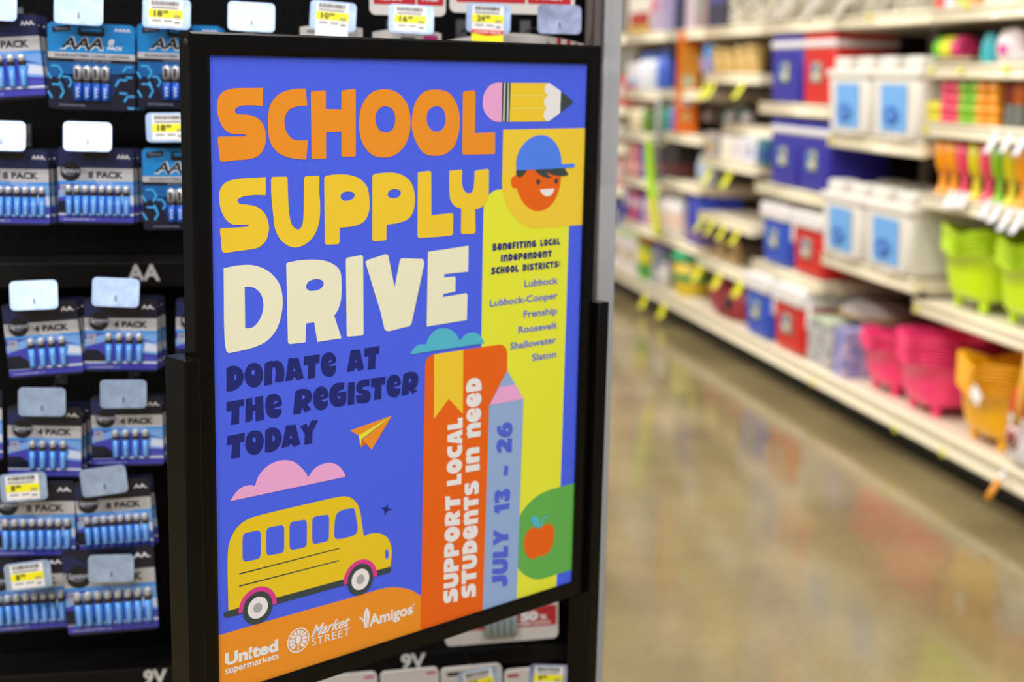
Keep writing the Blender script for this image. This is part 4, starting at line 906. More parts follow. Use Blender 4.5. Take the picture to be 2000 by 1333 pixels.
for k, c in enumerate(('orange', 'yellow', 'pink', 'red', 'pink', 'red', 'yellow')):
    goblet(c, 2.68, 4.985-.115*k, '%s plastic goblet, %s from the left in the back row' % (('dark red' if c == 'red' else c), od[k]))
tum = {}
def tumbler(col, x, y, z, label, h=.0735):
    if col in tum: return dup(tum[col], label, (x, y, z))
    b = MB(); pr = [(.022, 0)]+[(.0235+.0055*i/10.0+.0045*sin(i*pi/2.5), h*i/10.0) for i in range(11)]+[(.024, h), (.02, h*.2)]
    b.lathe(pr, CO[col], n=24); o = b.build('wavy_tumbler'); o.location = (x, y, z); tag(o, label, 'tumbler', 'wavy plastic tumblers'); tum[col] = o; return o
for (c, pxs, lv) in (('yellow', (1823, 1837), 1), ('pink', (1851, 1869), 2), ('green', (1886, 1906), 2), ('orange', (1921, 1943), 2)):
    for i, px in enumerate(pxs):
        y = on_x(px, 240, 2.55).y
        for l in range(lv): tumbler(c, 2.55, y, 1.2565+.0745*l, '%s wavy tumbler, %s%s of the %s ones' % (c, 'left' if i == 0 else 'right', (' and lower' if l == 0 else ' and upper') if lv == 2 else '', c))
# dark spatulas hanging in the tumbler shelf
for k, (px, c) in enumerate(((1974, P_('maroon', (118, 26, 14), .4)), (1992, P_('rust', (176, 86, 20), .4)))):
    p = on_x(px, 250, 2.56); g = thing('serving_utensil', ('dark red' if k == 0 else 'rust brown')+' serving utensil standing right of the orange tumblers', 'utensil', (2.56, p.y, 1.257))
    b = MB(); b.rbox(-.02, .02, -.034, .034, .07, .148, c, .018); b.build('blade', g); b = MB(); b.rbox(-.016, .016, -.022, .022, 0, .075, P_('utensil_grey', (110, 112, 104), .4), .008); b.build('handle', g)

# shelf with rolls, tray and bags
tr = MB(); tr.box(-.13, .13, -.14, .14, 0, .008, P_('tray_wood', (176, 156, 122), .6)); 
for (a, b_, c, d) in ((-.13, -.122, -.14, .14), (.122, .13, -.14, .14), (-.13, .13, -.14, -.132), (-.13, .13, .132, .14)): tr.box(a, b_, c, d, 0, .022, P_('tray_wood', (176, 156, 122), .6))
tr = tr.build('tray'); tr.location = (2.655, 4.92, 1.464); tag(tr, 'shallow tan tray under the coloured rolls', 'tray')
for (c, px, rgb, w2) in (('green', 1839, (96, 196, 20), .024), ('yellow', 1855, (230, 226, 40), .038), ('hot pink', 1874, (222, 60, 120), .024)):
    y = on_x(px, 105, 2.57).y; b = MB(); b.lathe([(.02, -w2), (.044, -w2), (.046, -w2+.004), (.046, w2-.004), (.044, w2), (.02, w2)], P_('roll_'+c.replace(' ', '_'), rgb, .4), n=24, axis='y'); o = b.build('ribbon_roll'); o.location = (2.59, y, 1.518); tag(o, c+' roll lying in the tan tray', 'roll', 'coloured rolls in the tray')
def blob(name, label, cat, loc, rx, ry, rz, m, sd=1, lump=.12, group=None, flat=True):
    """soft bag: lumpy rounded body that rests flat"""
    rnd = random.Random(sd); ph = [(rnd.uniform(0, 6.28), rnd.randint(2, 4), rnd.randint(1, 3)) for _ in range(4)]; vs = []; fs = []; nu, nv = 28, 14
    for j in range(nv+1):
        t = pi*j/nv
        for i in range(nu):
            a = 2*pi*i/nu; k = 1+sum(lump/4*sin(q*a+p0)*sin(r_*t) for p0, q, r_ in ph)
            sx = abs(sin(t))**.7; x, y, z = rx*k*sx*cos(a), ry*k*sx*sin(a), rz*k*cos(t)
            vs.append((x, y, max(z, -rz*.72)+rz*.72 if flat else z))
    for j in range(nv):
        for i in range(nu): fs.append((j*nu+i, (j+1)*nu+i, (j+1)*nu+(i+1) % nu, j*nu+(i+1) % nu))
    o = MB().add(vs, fs, m, True).build(name); o.location = loc; return tag(o, label, cat, group)
blob('bag', 'clear teal tinted bag behind the white packet with a pink mark', 'bag', (2.76, 4.63, 1.463), .08, .10, .085, P_('bag_teal', (86, 150, 160), .25), 3)
w_ = blob('packet', 'white packet with a pink mark beside the coloured rolls', 'packet', (2.575, 4.60, 1.463), .045, .085, .068, P_('packet_white', (224, 208, 208), .35), 5)
b = MB(); b.box(-.049, -.040, -.03, .015, .03, .062, P_('packet_pink', (222, 70, 160), .4), .004); b.build('pink_mark', w_)
blob('packet', 'teal packet between the pink roll and the white packet', 'packet', (2.57, 4.745, 1.463), .03, .038, .06, P_('packet_teal', (64, 172, 182), .35), 6)
tr = MB(); tr.rbox(-.06, .06, -.13, .13, 0, .03, P_('tray_clear', (196, 190, 184), .25), .012); tr = tr.build('clear_tray'); tr.location = (2.57, 4.60, 1.4642-.0002); tr.location.x = 2.5; tr.location = (2.575, 4.41, 1.464); tag(tr, 'low clear tray at the right photo edge on the shelf of rolls', 'tray')
blob('packet', 'white packet with gold edge at the right photo edge', 'packet', (2.60, 4.42, 1.494), .05, .075, .085, P_('packet_cream', (216, 206, 200), .35), 9)
# white hang tags at the front of the goblet and tumbler shelves
TG = 'price tags hanging from the shelf rails'
def flag(px, py, length, X, label, m, wid=.034, lean=.35, sl=0.0):
    """price tag that curls out from the rail"""
    p = on_x(px, py, X); o = thing('price_flag', label, 'price tag', p, (0, 0, radians(sl)), TG); b = MB(); pts = []; n = 8
    for i in range(n+1):
        t = i/n; pts.append((-length*lean*t**1.3, -length*t*(1-.25*lean*t)))
    vs = []; fs = []
    for (x, z) in pts: vs += [(x, -wid/2, z), (x, wid/2, z), (x+.0012, -wid/2, z+.0006), (x+.0012, wid/2, z+.0006)]
    for i in range(n):
        a = 4*i; c = a+4; fs += [(a, a+1, c+1, c), (a+2, c+2, c+3, a+3), (a, c, c+2, a+2), (a+1, a+3, c+3, c+1)]
    fs += [(0, 2, 3, 1), (4*n, 4*n+1, 4*n+3, 4*n+2)]; b.add(vs, fs, m, True); b.build('tag', o)
    c = MB(); c.box(-.001, .006, -wid*.4, wid*.4, -.004, .010, m, .002); c.build('clip', o)
    return o
F_WHT = P_('flag_white', (236, 232, 236), .35); F_YEL = P_('flag_yellow', (226, 222, 34), .4)
for k, (px, py, L) in enumerate(((1945, 262, .072), (1972, 266, .060), (1999, 270, .062))): flag(px, py, L, FX-.002, 'white price tag on the tumbler shelf rail, %s from the left' % od[k], F_WHT, .04, .5)
for k, (px, py, L) in enumerate(((1858, 378, .055), (1872, 380, .055), (1886, 382, .05), (1930, 396, .060), (1950, 402, .066), (1972, 412, .075), (1993, 420, .07))): flag(px, py, L, FX-.002, 'white price tag on the goblet shelf rail, %s from the left' % od[k], F_WHT, .04, .5)
for k, (px, py) in enumerate(((1378, 168), (1392, 166), (1449, 164))): flag(px, py, .085, FX-.002, 'yellow price tag under the shelf with tan pots, %s from the left' % od[k], F_YEL, .075, .55)
for k, (px, py) in enumerate(((1385, 335), (1423, 340))): flag(px, py, .080, FX-.002, 'yellow price tag under the shelf with white boxes, %s from the left' % od[k], F_YEL, .075, .5)
for k, (px, py) in enumerate(((1371, 427), (1391, 434), (1414, 443), (1440, 452))): flag(px, py, .078, FX-.002, 'yellow price tag under the nearly empty shelf, %s from the left' % od[k], F_YEL, .06, .5)
for k, (px, py) in enumerate(((1366, 524), (1404, 538), (1446, 552))): flag(px, py, .082, FX-.002, 'yellow price tag under the shelf with wooden pieces, %s from the left' % od[k], F_YEL, .085, .45)
for k, (px, py) in enumerate(((1260, 580), (1296, 598))): flag(px, py, .078, 2.448, 'yellow price tag under the bottom deck near the grey corner trim, %s from the left' % od[k], F_YEL, .09, .4)
def dot(px, py, X, label):
    p = on_x(px, py, X); b = MB(); b.rbox(-.0015, .0012, -.013, .013, -.013, .013, F_YEL, .001); o = b.build('price_sticker'); o.location = p; tag(o, label, 'sticker', 'yellow stickers on the rails')
for k, (px, py, X) in enumerate(((1819, 138, FX), (1876, 138, FX), (1966, 135, FX), (1808, 254, FX), (1888, 11, FX), (1697, 34, FX), (1790, 603, FX), (1622, 276, FX))):
    dot(px, py, X-.0012, 'small yellow sticker '+['at the left end of the rail with rolls', 'in the middle of the rail with rolls', 'at the right of the rail with rolls', 'at the left end of the tumbler rail', 'on the top rail above the packets', 'on the top rail above the red cooler', 'at the left end of the lime tub rail', 'at the left end of the upper foam cooler rail'][k])
for k, (px, py) in enumerate(((1748, 838), (1841, 886), (1588, 748))): dot(px, py, 2.4488, 'small yellow sticker on the bottom rail '+['below the taller pink tubs', 'below the orange tubs', 'below the patterned box'][k])

# ------------------------------------------------------------------ bottom deck
def pattern(name, c1, c2, scale, dist=3.0, pos=(.42, .58)):
    """two colour scribble print"""
    m = bpy.data.materials.new(name); m.use_nodes = True; nt = m.node_tree; b = nt.nodes['Principled BSDF']; b.inputs['Roughness'].default_value = .6
    tc = nt.nodes.new('ShaderNodeTexCoord'); n = nt.nodes.new('ShaderNodeTexNoise'); n.inputs['Scale'].default_value = scale; n.inputs['Detail'].default_value = 3; n.inputs['Distortion'].default_value = dist
    r = nt.nodes.new('ShaderNodeValToRGB'); e = r.color_ramp.elements; e[0].position = pos[0]; e[1].position = pos[1]
    e[0].color = (lin(c1[0]), lin(c1[1]), lin(c1[2]), 1); e[1].color = (lin(c2[0]), lin(c2[1]), lin(c2[2]), 1)
    nt.links.new(tc.outputs['Object'], n.inputs['Vector']); nt.links.new(n.outputs[0], r.inputs[0]); nt.links.new(r.outputs[0], b.inputs['Base Color']); return m
def carton(name, label, cat, px0, px1, z0, h, X, depth, m, bands=(), group=None, bev=.008, lid=None, gap=.0):
    """packed box standing on a shelf: photo columns give its run along the aisle; bands are printed panels on its front and near end"""
    y1, y0 = on_x(px0, 300, X).y-gap, on_x(px1, 300, X).y+gap
    o = thing(name, label, cat, (X+depth/2, (y0+y1)/2, z0), (0, 0, 0), group); hy = (y1-y0)/2
    b = MB(); b.rbox(-depth/2, depth/2, -hy, hy, 0, h*(.92 if lid else 1), m, bev, 2); b.build('body', o)
    if lid: b = MB(); b.rbox(-depth/2-.003, depth/2+.003, -hy-.003, hy+.003, h*.9, h, lid, bev, 2); b.build('lid', o)
    if bands:
        b = MB()
        for (u0, u1, v0, v1, mm) in bands:
            ya, yb = hy-2*hy*u1, hy-2*hy*u0; b.box(-depth/2-.0012, -depth/2+.003, ya, yb, v0*h, v1*h, mm)
            b.box(-depth/2+depth*u0, -depth/2+depth*u1, -hy-.0012, -hy+.003, v0*h, v1*h, mm)
        b.build('print', o)
    return o
def bottle(name, label, cat, px, z0, h, r, X, m, capm, group=None, band=None):
    p = on_x(px, 300, X); o = thing(name, label, cat, (X, p.y, z0), (0, 0, 0), group)
    b = MB(); b.lathe([(r*.92, 0), (r, h*.02), (r, h*.66), (r*.85, h*.74), (r*.4, h*.82), (r*.38, h*.86)], m, n=16); b.build('body', o)
    b = MB(); b.lathe([(r*.46, h*.85), (r*.46, h*.985), (r*.4, h)], capm, n=14); b.build('cap', o)
    if band is not None: b = MB(); b.lathe([(r*1.015, h*.16), (r*1.015, h*.54)], band, n=16, cap=False); b.build('label', o)
    return o
M_ = lambda n, c, r=.45: P_(n, c, r)
# patterned box, lilac board, gold edged cushion
carton('gift_box', 'pale patterned box on the bottom deck left of the pink tubs', 'box', 1596, 1642, .181, .205, 2.50, .30, pattern('pale_print', (132, 140, 150), (206, 196, 186), 14), lid=pattern('leaf_lid', (150, 176, 130), (222, 218, 206), 30))
o = carton('board_game', 'lilac boxed set leaning between patterned box and pink tubs', 'box', 1648, 1671, .181, .200, 2.49, .26, pattern('lilac_print', (120, 124, 186), (190, 172, 200), 9)); 
cu = blob('cushion', 'grey cushion with gold piping lying on the patterned box', 'cushion', (2.70, 5.78, .388), .15, .19, .055, M_('cushion_grey', (150, 140, 136), .8), 4, .05)
b = MB(); b.tube([(.152*cos(2*pi*i/40)*1.01, .192*sin(2*pi*i/40)*1.01, .0395) for i in range(41)], .006, M_('piping_gold', (172, 132, 46), .5), 6); b.build('piping', cu)
# dark red bag, popcorn bag with stick
bg = blob('duffel_bag', 'dark red soft bag on the bottom deck beside the blue cooler', 'bag', (2.63, 7.28, .182), .135, .36, .105, M_('bag_red', (150, 42, 48), .7), 12, .22)
b = MB(); b.lathe([(.035, -.012), (.045, 0), (.035, .012), (.02, .014)], M_('bag_black', (40, 30, 30), .5), (-.125, -.16, .085), 14, 'x'); b.build('buckle', bg)
pc = thing('popcorn_bag', 'red and white popcorn bag at the right photo edge', 'bag', (2.505, 4.20, .182)); 
def pillow(w, h, d, m, cut0, cut1):
    b = MB(); n = 14; vs = []; fs = []
    for s in (-1, 1):
        for j in range(n+1):
            for i in range(n+1):
                u, v = i/n*2-1, cut0+(cut1-cut0)*j/n; vv = v*2-1; k = max(0, (1-u**4)*(1-vv**4))**.5; vs.append((s*d*k, u*w/2*(1-.05*abs(vv)**3), v*h))
    N = (n+1)*(n+1)
    for s in (0, 1):
        for j in range(n):
            for i in range(n): a = s*N+j*(n+1)+i; fs.append((a, a+1, a+n+2, a+n+1) if s else (a, a+n+1, a+n+2, a+1))
    return b.add(vs, fs, m, True)
pillow(.17, .255, .045, M_('popcorn_white', (226, 222, 224), .35), 0, .68).build('lower_panel', pc); pillow(.17, .255, .045, M_('popcorn_red', (206, 26, 30), .35), .68, 1).build('upper_panel', pc)
b = MB(); b.lathe([(.042, -.046), (.042, -.042)], M_('popcorn_ring', (190, 40, 44), .4), (0, .02, .10), 24, 'x'); b.lathe([(.034, -.0475), (.034, -.043)], M_WHITE, (0, .02, .10), 24, 'x'); b.lathe([(.027, -.049), (.027, -.043)], M_('popcorn_brown', (150, 66, 44), .4), (0, .02, .10), 24, 'x'); b.build('emblem', pc)
b = MB(); pa, pb = on_x(1928, 975, 2.36), on_x(1952, 938, 2.41); pc_ = on_x(1962, 925, 2.437)
q = thing('tag_stick', 'orange and white tag stick poking out below the bottom rail', 'price tag', pc_)
def rel(p): return (p-pc_)[:]
b.tube([rel(pa), rel(pb)], .011, M_('stick_orange', (232, 150, 40), .4), 8); b.build('stick', q); b = MB(); b.tube([rel(pb), rel(pc_)], .010, F_WHT, 8); b.build('clip', q)
pa, pb = on_x(1984, 832, 2.435), on_x(2012, 690, 2.435); b = MB(); mid = (pa+pb)/2
b.tube([(pa-mid)[:], ((pb-pa)*.35+pa-mid)[:], (pb-mid)[:]], .013, M_('stick_gold', (236, 178, 70), .35), 10); o = b.build('wooden_stick'); o.location = mid; tag(o, 'golden stick leaning upright against the orange tubs above the popcorn bag', 'stick')
# section at the orange sign: buckets and cartons on the deck
bk = thing('bucket', 'yellow and green lidded bucket on the bottom deck left of the dark red bag', 'bucket', (2.60, 7.98, .181))
b = MB(); b.lathe([(.10, 0), (.105, .01), (.125, .20)], M_('bucket_yellow', (206, 176, 36), .35), n=28); b.build('pail', bk); b = MB(); b.lathe([(.115, .085), (.118, .125)], M_('bucket_green', (36, 140, 84), .35), n=28, cap=False); b.build('band', bk)
b = MB(); b.lathe([(.131, .195), (.133, .215), (.128, .235), (.10, .25), (.0, .25)], M_('bucket_lid', (36, 156, 100), .35), n=28); b.build('lid', bk)
carton('storage_bin', 'grey storage bin between the green bottle and the lidded bucket', 'bin', 1279, 1295, .181, .225, 2.49, .30, M_('bin_grey', (122, 124, 136)), ((.1, .9, .1, .5, M_('bin_pale', (170, 168, 166))),), lid=M_('bin_lid', (96, 100, 138)))
bottle('jar', 'white capped jar in front of the lidded bucket', 'jar', 1308, .181, .15, .040, 2.50, M_('jar_clear', (196, 190, 180), .3), M_('jar_cap', (226, 220, 232)))
carton('cereal_box', 'green and yellow carton on the bottom deck beside white cartons', 'box', 1252, 1268, .181, .25, 2.49, .2, M_('carton_green', (74, 150, 40)), ((0, 1, .38, .72, M_('carton_yellow', (222, 210, 40))), (0, 1, .84, .98, M_('carton_red', (170, 52, 30)))))
for k, (a, c) in enumerate(((1203, 1222), (1224, 1246))):
    carton('cereal_box', ('left' if k == 0 else 'right')+' white carton with a golden mark on the deck by the grey trim', 'box', a, c, .181, .25, 2.49, .2, M_('carton_pale', (214, 204, 200)), ((.3, .75, .3, .55, M_('carton_gold', (176, 150, 60))), (0, 1, .88, .97, M_('carton_lime', (150, 190, 60)))))
# raised shelves of that part: bottles, blue cartons, black boxes, pots
for k, px in enumerate((1300, 1317, 1335)): bottle('bottle', 'white bottle on the low shelf left of the blue cartons, %s from the left' % od[k], 'bottle', px, .495, .25, .058, 2.57, M_('bottle_white', (228, 222, 218)), M_('cap_white', (236, 232, 230)), 'white bottles', M_('bottle_peach', (226, 196, 180)) if k else None)
for k, (a, c) in enumerate(((1346, 1358), (1359, 1371))): carton('detergent_box', ('left' if k == 0 else 'right')+' blue carton on the low shelf with white bottles', 'box', a, c, .4945, .26, 2.515, .25, M_('carton_blue', (44, 62, 176)), ((0, 1, .05, .35, M_('carton_violet', (120, 96, 150))),))
for k, (a, c, rgb) in enumerate(((1218, 1232, (72, 56, 140)), (1233, 1246, (196, 62, 72)), (1247, 1257, (96, 80, 160)), (1259, 1278, (196, 156, 170)))): carton('snack_box', ['violet box on the lowest raised shelf beside the grey trim', 'red box on the lowest raised shelf, second from the grey trim', 'lilac box beside the lime strip on the lowest raised shelf', 'rosy box right of the lime strip on the lowest raised shelf'][k], 'box', a, c, .497, .17, 2.53, .2, M_('snack%d' % k, rgb), ((.1, .9, .55, .8, M_('snack_pale', (206, 190, 200))),))
for k, (a, c) in enumerate(((1293, 1307), (1309, 1321))): carton('black_box', ('left' if k == 0 else 'right')+' dark box on the shelf below the orange sign', 'box', a, c, .8245, .185, 2.53, .22, M_('box_black', (40, 34, 32)), ((.05, .95, .08, .45, M_('box_maroon', (92, 42, 44))),))
blob('bag', 'pale blue bag of goods right of the dark boxes', 'bag', (2.60, 7.79, .825), .065, .105, .105, pattern('blue_bag', (150, 176, 214), (222, 220, 214), 12), 21, .1)
for k, (a, c, rgb) in enumerate(((1233, 1245, (206, 110, 100)), (1246, 1254, (84, 74, 160)), (1219, 1232, (160, 130, 120)))): carton('snack_box', ['coral box on the lower shelf left of the lime strip', 'violet box on the lower shelf touching the lime strip', 'dull brown box on the lower shelf next to the grey trim'][k], 'box', a, c, .7795, .2, 2.53, .2, M_('snackb%d' % k, rgb), ((.1, .9, .2, .4, M_('snack_rose', (226, 170, 160))),))
for k, (px, rgb) in enumerate(((1243, (214, 196, 160)), (1256, (220, 206, 170)), (1268, (90, 130, 46)))): bottle('jar', ['cream jar on the middle shelf, left of two', 'cream jar on the middle shelf, right of two', 'green jar on the middle shelf beside the grey pole'][k], 'jar', px, 1.062, .17, .05, 2.56, M_('jarm%d' % k, rgb), M_('jar_lid', (196, 190, 170)))
for k, (px, rgb) in enumerate(((1299, (60, 150, 66)), (1309, (70, 160, 176)), (1317, (120, 90, 170)))): bottle('bottle', ['green', 'teal', 'violet'][k]+' bottle just left of the orange sign', 'bottle', px, 1.091, .16, .034, 2.55, M_('bot%d' % k, rgb), M_('cap_pale', (220, 212, 214)))
for k, (px, rgb) in enumerate(((1257, (214, 216, 226)), (1269, (224, 222, 226)), (1281, (206, 210, 224)), (1297, (60, 96, 196)))): bottle('bottle', ['white bottle on the upper shelf, first from the grey trim', 'white bottle on the upper shelf, second from the grey trim', 'white bottle on the upper shelf, third from the grey trim', 'blue bottle on the upper shelf near the orange sign'][k], 'bottle', px, 1.316 if px < 1290 else 1.331, .225, .058, 2.575, M_('botu%d' % k, rgb), M_('cap_blue', (90, 120, 210)))
carton('snack_box', 'white and red box on the upper shelf against the grey trim', 'box', 1219, 1236, 1.3145, .17, 2.52, .2, M_('box_offwhite', (214, 206, 206)), ((0, 1, .05, .2, M_('box_red', (170, 40, 40))), (.4, 1, .2, .4, M_('box_sky', (90, 160, 210)))))
# section right of the orange sign
pots = [(1382, (150, 120, 120), .09), (1396, (168, 148, 150), .10), (1412, (200, 166, 96), .13), (1432, (206, 172, 100), .12), (1455, (212, 178, 112), .13), (1476, (210, 176, 108), .14)]
for k, (px, rgb, h) in enumerate(pots):
    p = on_x(px, 140, 2.585); o = thing('plant_pot', '%s pot on the upper shelf right of the orange sign, %s from the left' % ('mauve' if k < 2 else 'tan', od[k]), 'pot', (2.585, p.y, 1.4245), (0, 0, 0), 'pots on the upper shelf'); m = M_('pot%d' % k, rgb, .6); r = .052
    b = MB(); b.lathe([(r*.7, 0), (r*.74, .004), (r*.95, h*.78), (r*.9, h*.8), (r*.68, .01)], m, n=22); b.build('pot', o); b = MB(); b.lathe([(r*.96, h*.77), (r*1.04, h*.79), (r*1.05, h), (r*.95, h), (r*.9, h*.8)], m, n=22, cap=False); b.build('rim', o)
blob('bag', 'grey wrapped bundle standing behind the tan pots', 'bag', (2.80, 7.12, 1.4245), .085, .15, .090, M_('bundle_grey', (128, 118, 120), .5), 31, .15)
carton('blue_carton', 'light blue carton just right of the orange sign', 'box', 1367, 1374, 1.4245, .15, 2.53, .08, M_('carton_sky', (96, 150, 216)), ((0, 1, .05, .45, M_('carton_lilac', (150, 150, 206))),))
for k, (px, rgb, h) in enumerate(((1384, (190, 184, 184), .07), (1397, (90, 62, 56), .12), (1412, (70, 96, 76), .10), (1426, (200, 190, 196), .07), (1446, (58, 84, 66), .11), (1458, (196, 184, 190), .07))):
    bottle('jar', ['pale', 'brown', 'green', 'white', 'dark green', 'lilac white'][k]+' small jar on the dark middle shelf', 'jar', px, 1.1645, h, .036, 2.66, M_('jard%d' % k, rgb, .3), M_('jard_lid%d' % k, (170, 160, 166)))
for k, (a, c, h, rgb) in enumerate(((1378, 1394, .125, (170, 160, 156)), (1407, 1425, .110, (232, 226, 210)), (1429, 1449, .115, (226, 218, 216)), (1452, 1475, .128, (222, 222, 230)), (1478, 1492, .122, (60, 120, 130)))):
    carton('white_box', ['greyish box with a golden spot', 'cream box, second of the row', 'white box, third of the row', 'taller white box with grey print', 'teal box at the right end'][k]+' on the shelf with two yellow tags', 'box', a, c, .9895, h, 2.525, .22, M_('wbox%d' % k, rgb), ((.3 if k < 4 else 0, .7 if k < 4 else 1, .2, .65, M_('wboxp%d' % k, ((190, 150, 30), (220, 214, 196), (206, 198, 206), (160, 160, 190), (60, 90, 150))[k])),))
for k, (px, l) in enumerate(((1386, .13), (1411, .15), (1438, .13))):
    p = on_x(px, 500, 2.60); b = MB(); b.rbox(-.03, .03, -l/2, l/2, 0, .045, M_('wood_piece', (176, 146, 100), .6), .012); b.rbox(-.02, .02, -l*.3, l*.2, .042, .11, M_('wood_piece', (176, 146, 100), .6), .012); o = b.build('wooden_block'); o.location = (2.60, p.y, .4495); o.rotation_euler = (0, 0, radians(4*k-4)); tag(o, 'light wooden piece on the shelf above the dark red bag, %s from the left' % od[k], 'wooden piece', 'wooden pieces')
bsk = thing('dark_bin', 'dark green bin standing behind the dark red bag', 'bin', (2.885, 7.2, .181)); b = MB(); b.rbox(-.05, .05, -.22, .22, 0, .18, M_('bin_dgreen', (20, 52, 40)), .02); b.build('body', bsk); b = MB(); b.rbox(-.06, .06, -.23, .23, .175, .192, M_('bin_dgreen', (20, 52, 40)), .008); b.build('rim', bsk)

# top shelf goods
SCR = pattern('scribble_basket', (52, 46, 44), (204, 194, 172), 9, 4, (.40, .52)); SCG = pattern('grey_basket', (104, 98, 88), (190, 182, 160), 8, 4, (.38, .56))
tops = [(1219, 1262, .26, M_('top_white', (222, 214, 200)), 'white pack with red arch print on the top shelf beside the trim', ((.1, .95, .2, .5, M_('top_red', (170, 50, 40))), (0, 1, 0, .22, M_('top_gold', (190, 150, 70))))), (1263, 1285, .20, M_('top_lilac', (176, 160, 180)), 'lilac pack on the top shelf', ((.0, .4, .6, 1, M_('top_rose', (206, 60, 110))),)),
        (1286, 1305, .30, M_('top_lav', (150, 140, 176)), 'lavender box on the top shelf left of the navy one', ()), (1306, 1328, .30, M_('top_navy', (44, 40, 76)), 'navy box on the top shelf above the orange sign', ((0, 1, .6, .8, M_('top_blue', (70, 76, 140))),)), (1329, 1348, .30, M_('top_pink', (196, 176, 186)), 'pale pink box on the top shelf above the orange sign', ()),
        (1349, 1370, .30, M_('top_mauve', (150, 124, 124)), 'mauve box on the top shelf right of the orange sign', ((0, .4, .2, .8, M_('top_sage', (136, 150, 130))),)), (1371, 1408, .30, M_('top_ink', (52, 48, 70)), 'dark inky box on the top shelf', ((.1, .9, .4, .7, M_('top_indigo', (76, 72, 130))),))]
for (a, c, h, m, lb, bands) in tops: carton('top_box', lb, 'box', a, c, 1.6595, h, 2.53, .24, m, bands, 'boxes on the top shelf')
for k, (a, c, m) in enumerate(((1411, 1448, SCR), (1450, 1496, SCR), (1500, 1560, SCR), (1565, 1634, SCG), (1640, 1716, SCG), (1722, 1800, SCG))):
    carton('storage_basket', '%s scribble patterned basket on the top shelf, %s from the left' % ('black and cream' if k < 3 else 'grey', od[k]), 'basket', a, c, 1.6595, .28, 2.535, .30, m, (), 'baskets on the top shelf', lid=None, bev=.02)
for k, (px0, py0, px1, py1) in enumerate(((1516, 32, 1560, -22), (1572, 30, 1612, -22), (1634, 26, 1668, -20))):
    a, c = on_x(px0, py0, 2.49), on_x(px1, py1, 2.49); d = c-a; o = thing('sign_flag', 'pale slanted sign strip rising from the top rail, %s from the left' % od[k], 'sign', a, (0, 0, 0), 'slanted sign strips'); n = Vector((0, -d.z, d.y)).normalized()*.022; t = Vector((.0015, 0, 0)); b = MB()
    vs = [(s*n+q*t+e_*d)[:] for e_ in (0, 1) for q in (-1, 1) for s in (-1, 1)]; b.add(vs, [(0, 1, 3, 2), (4, 6, 7, 5), (0, 4, 5, 1), (2, 3, 7, 6), (0, 2, 6, 4), (1, 5, 7, 3)], M_('flag_pale', (206, 198, 186), .3)); b.build('strip', o); b = MB(); b.box(-.004, .008, -.02, .02, -.02, .008, M_('flag_pale', (206, 198, 186), .3), .003); b.build('holder', o)
for k, (a, c, h, rgb) in enumerate(((1806, 1822, .06, (214, 90, 80)), (1824, 1842, .09, (222, 214, 224)), (1846, 1862, .06, (196, 206, 120)), (1864, 1882, .06, (236, 170, 110)), (1900, 1960, .08, (220, 214, 200)))):
    carton('small_box', ['red small box', 'white small box', 'pale green small box', 'peach small box', 'cream small box'][k]+' on the top shelf above the rolls', 'box', a, c, 1.6595, h, 2.53, .15, M_('sm%d' % k, rgb), (), 'small boxes on the top shelf', bev=.006)

# orange blade sign, grey pole and lime strip sticking into the aisle
Y0 = 8.02
pa, pb = on_y(1325, 62, Y0), on_y(1369, 62, Y0); zb = on_y(1345, 262, Y0).z
sg = thing('blade_sign', 'orange vertical sign with white circles sticking out into the aisle', 'sign', ((pa.x+pb.x)/2, Y0, zb)); hw = (pb.x-pa.x)/2; hh = pa.z-zb
S_OR = M_('sign_orange', (230, 112, 24), .5); S_OR2 = M_('sign_amber', (214, 140, 40), .5)
b = MB(); b.box(-hw, hw, 0, .004, 0, hh, S_OR); b.box(-hw*.55, hw, -.001, .0, hh*.30, hh*.86, S_OR2)
for (u, v, r, c) in ((0, .52, .75, (190, 196, 160)), (.05, .34, .85, (216, 206, 206)), (-.02, .17, .55, (206, 176, 110))):
    b.add([(u*hw+hw*r*.72*cos(2*pi*i/24), -.0015, hh*v+hw*r*.72*sin(2*pi*i/24)) for i in range(24)], [tuple(range(24))], M_('sign_dot%d' % c[2], c, .5))
b.build('panel', sg); b = MB(); b.box(hw*.6, FX-.004-sg.location.x, .0045, .012, hh*.93, hh*.97, S_OR); b.box(hw, FX-.003-sg.location.x, -.02, .004, hh*.90, hh*1.0, S_OR2); b.build('bracket', sg)
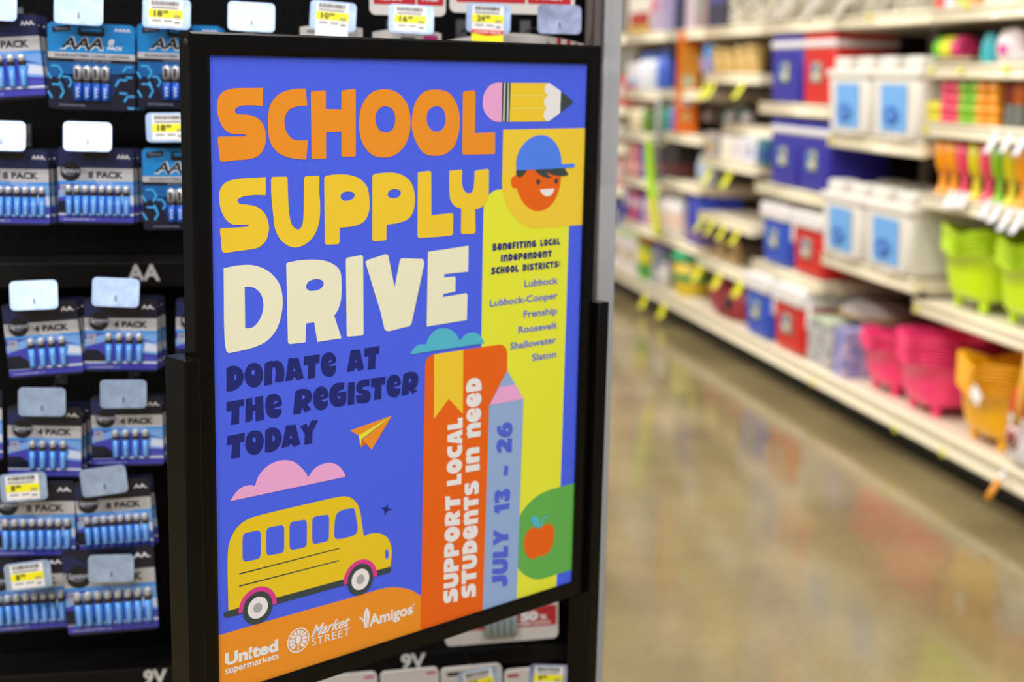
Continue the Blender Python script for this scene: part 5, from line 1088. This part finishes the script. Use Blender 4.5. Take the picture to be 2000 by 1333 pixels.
pl_ = MB(); pl_.lathe([(.016, 0), (.016, .50)], M_('pole_grey', (150, 152, 148), .35), n=16); pl_.lathe([(.024, .0), (.024, .03)], M_('pole_grey', (150, 152, 148), .35), n=16); pl_.lathe([(.024, .25), (.024, .28)], M_('pole_grey', (150, 152, 148), .35), n=16)
pl_.box(-.004, .026, -.012, .012, .47, .50, M_('pole_grey', (150, 152, 148), .35))
o = pl_.build('hanging_rod'); o.location = (2.473, 8.3725, .79); tag(o, 'grey hanging rod at the shelf fronts left of the orange sign', 'rod')
ys = 8.33; st = thing('clip_strip', 'lime green hanging strip beside the grey pole', 'sign', (on_y(1270, 275, ys).x, ys, on_y(1270, 275, ys).z)); b = MB(); vs = []; n = 10; L = []
for i in range(n+1):
    t = i/n; px = 1268+18*t**1.6; py = 278+185*t; w_2 = 8+3*t*(1-t)*2; a, c = on_y(px-w_2, py, ys-.10*t*t), on_y(px+w_2, py, ys-.10*t*t); L.append((a-st.location, c-st.location))
for (a, c) in L: vs += [a[:], c[:], (a.x, a.y+.002, a.z), (c.x, c.y+.002, c.z)]
fs = []
for i in range(n): k = 4*i; e_ = k+4; fs += [(k, e_, e_+1, k+1), (k+2, k+3, e_+3, e_+2), (k, k+2, e_+2, e_), (k+1, e_+1, e_+3, k+3)]
fs += [(0, 1, 3, 2), (4*n, 4*n+2, 4*n+3, 4*n+1)]
b.add(vs, fs[:len(fs)//2], M_('strip_lime', (176, 222, 40), .4), True).add(vs, fs[len(fs)//2:], M_('strip_yellow', (214, 214, 30), .4), True); b.build('strip', st); b = MB(); b.box(-.02, .03, -.002, .006, -.004, .012, M_('strip_clip', (140, 190, 60), .4)); b.build('hook', st)
# farthest section: a few cartons
for k, (a, c, z, h, rgb) in enumerate(((1186, 1216, 1.2045, .2, (190, 90, 80)), (1190, 1216, .9545, .18, (150, 140, 120)), (1184, 1214, .6845, .2, (206, 150, 150)), (1180, 1210, .3845, .2, (60, 80, 150)))):
    carton('far_box', ['coral', 'tan', 'rose', 'blue'][k]+' box at the far end just past the grey trim', 'box', a, c, z, h, 2.53, .25, M_('far%d' % k, rgb), ((.1, .9, .3, .7, M_('far_pale', (216, 206, 196))),))
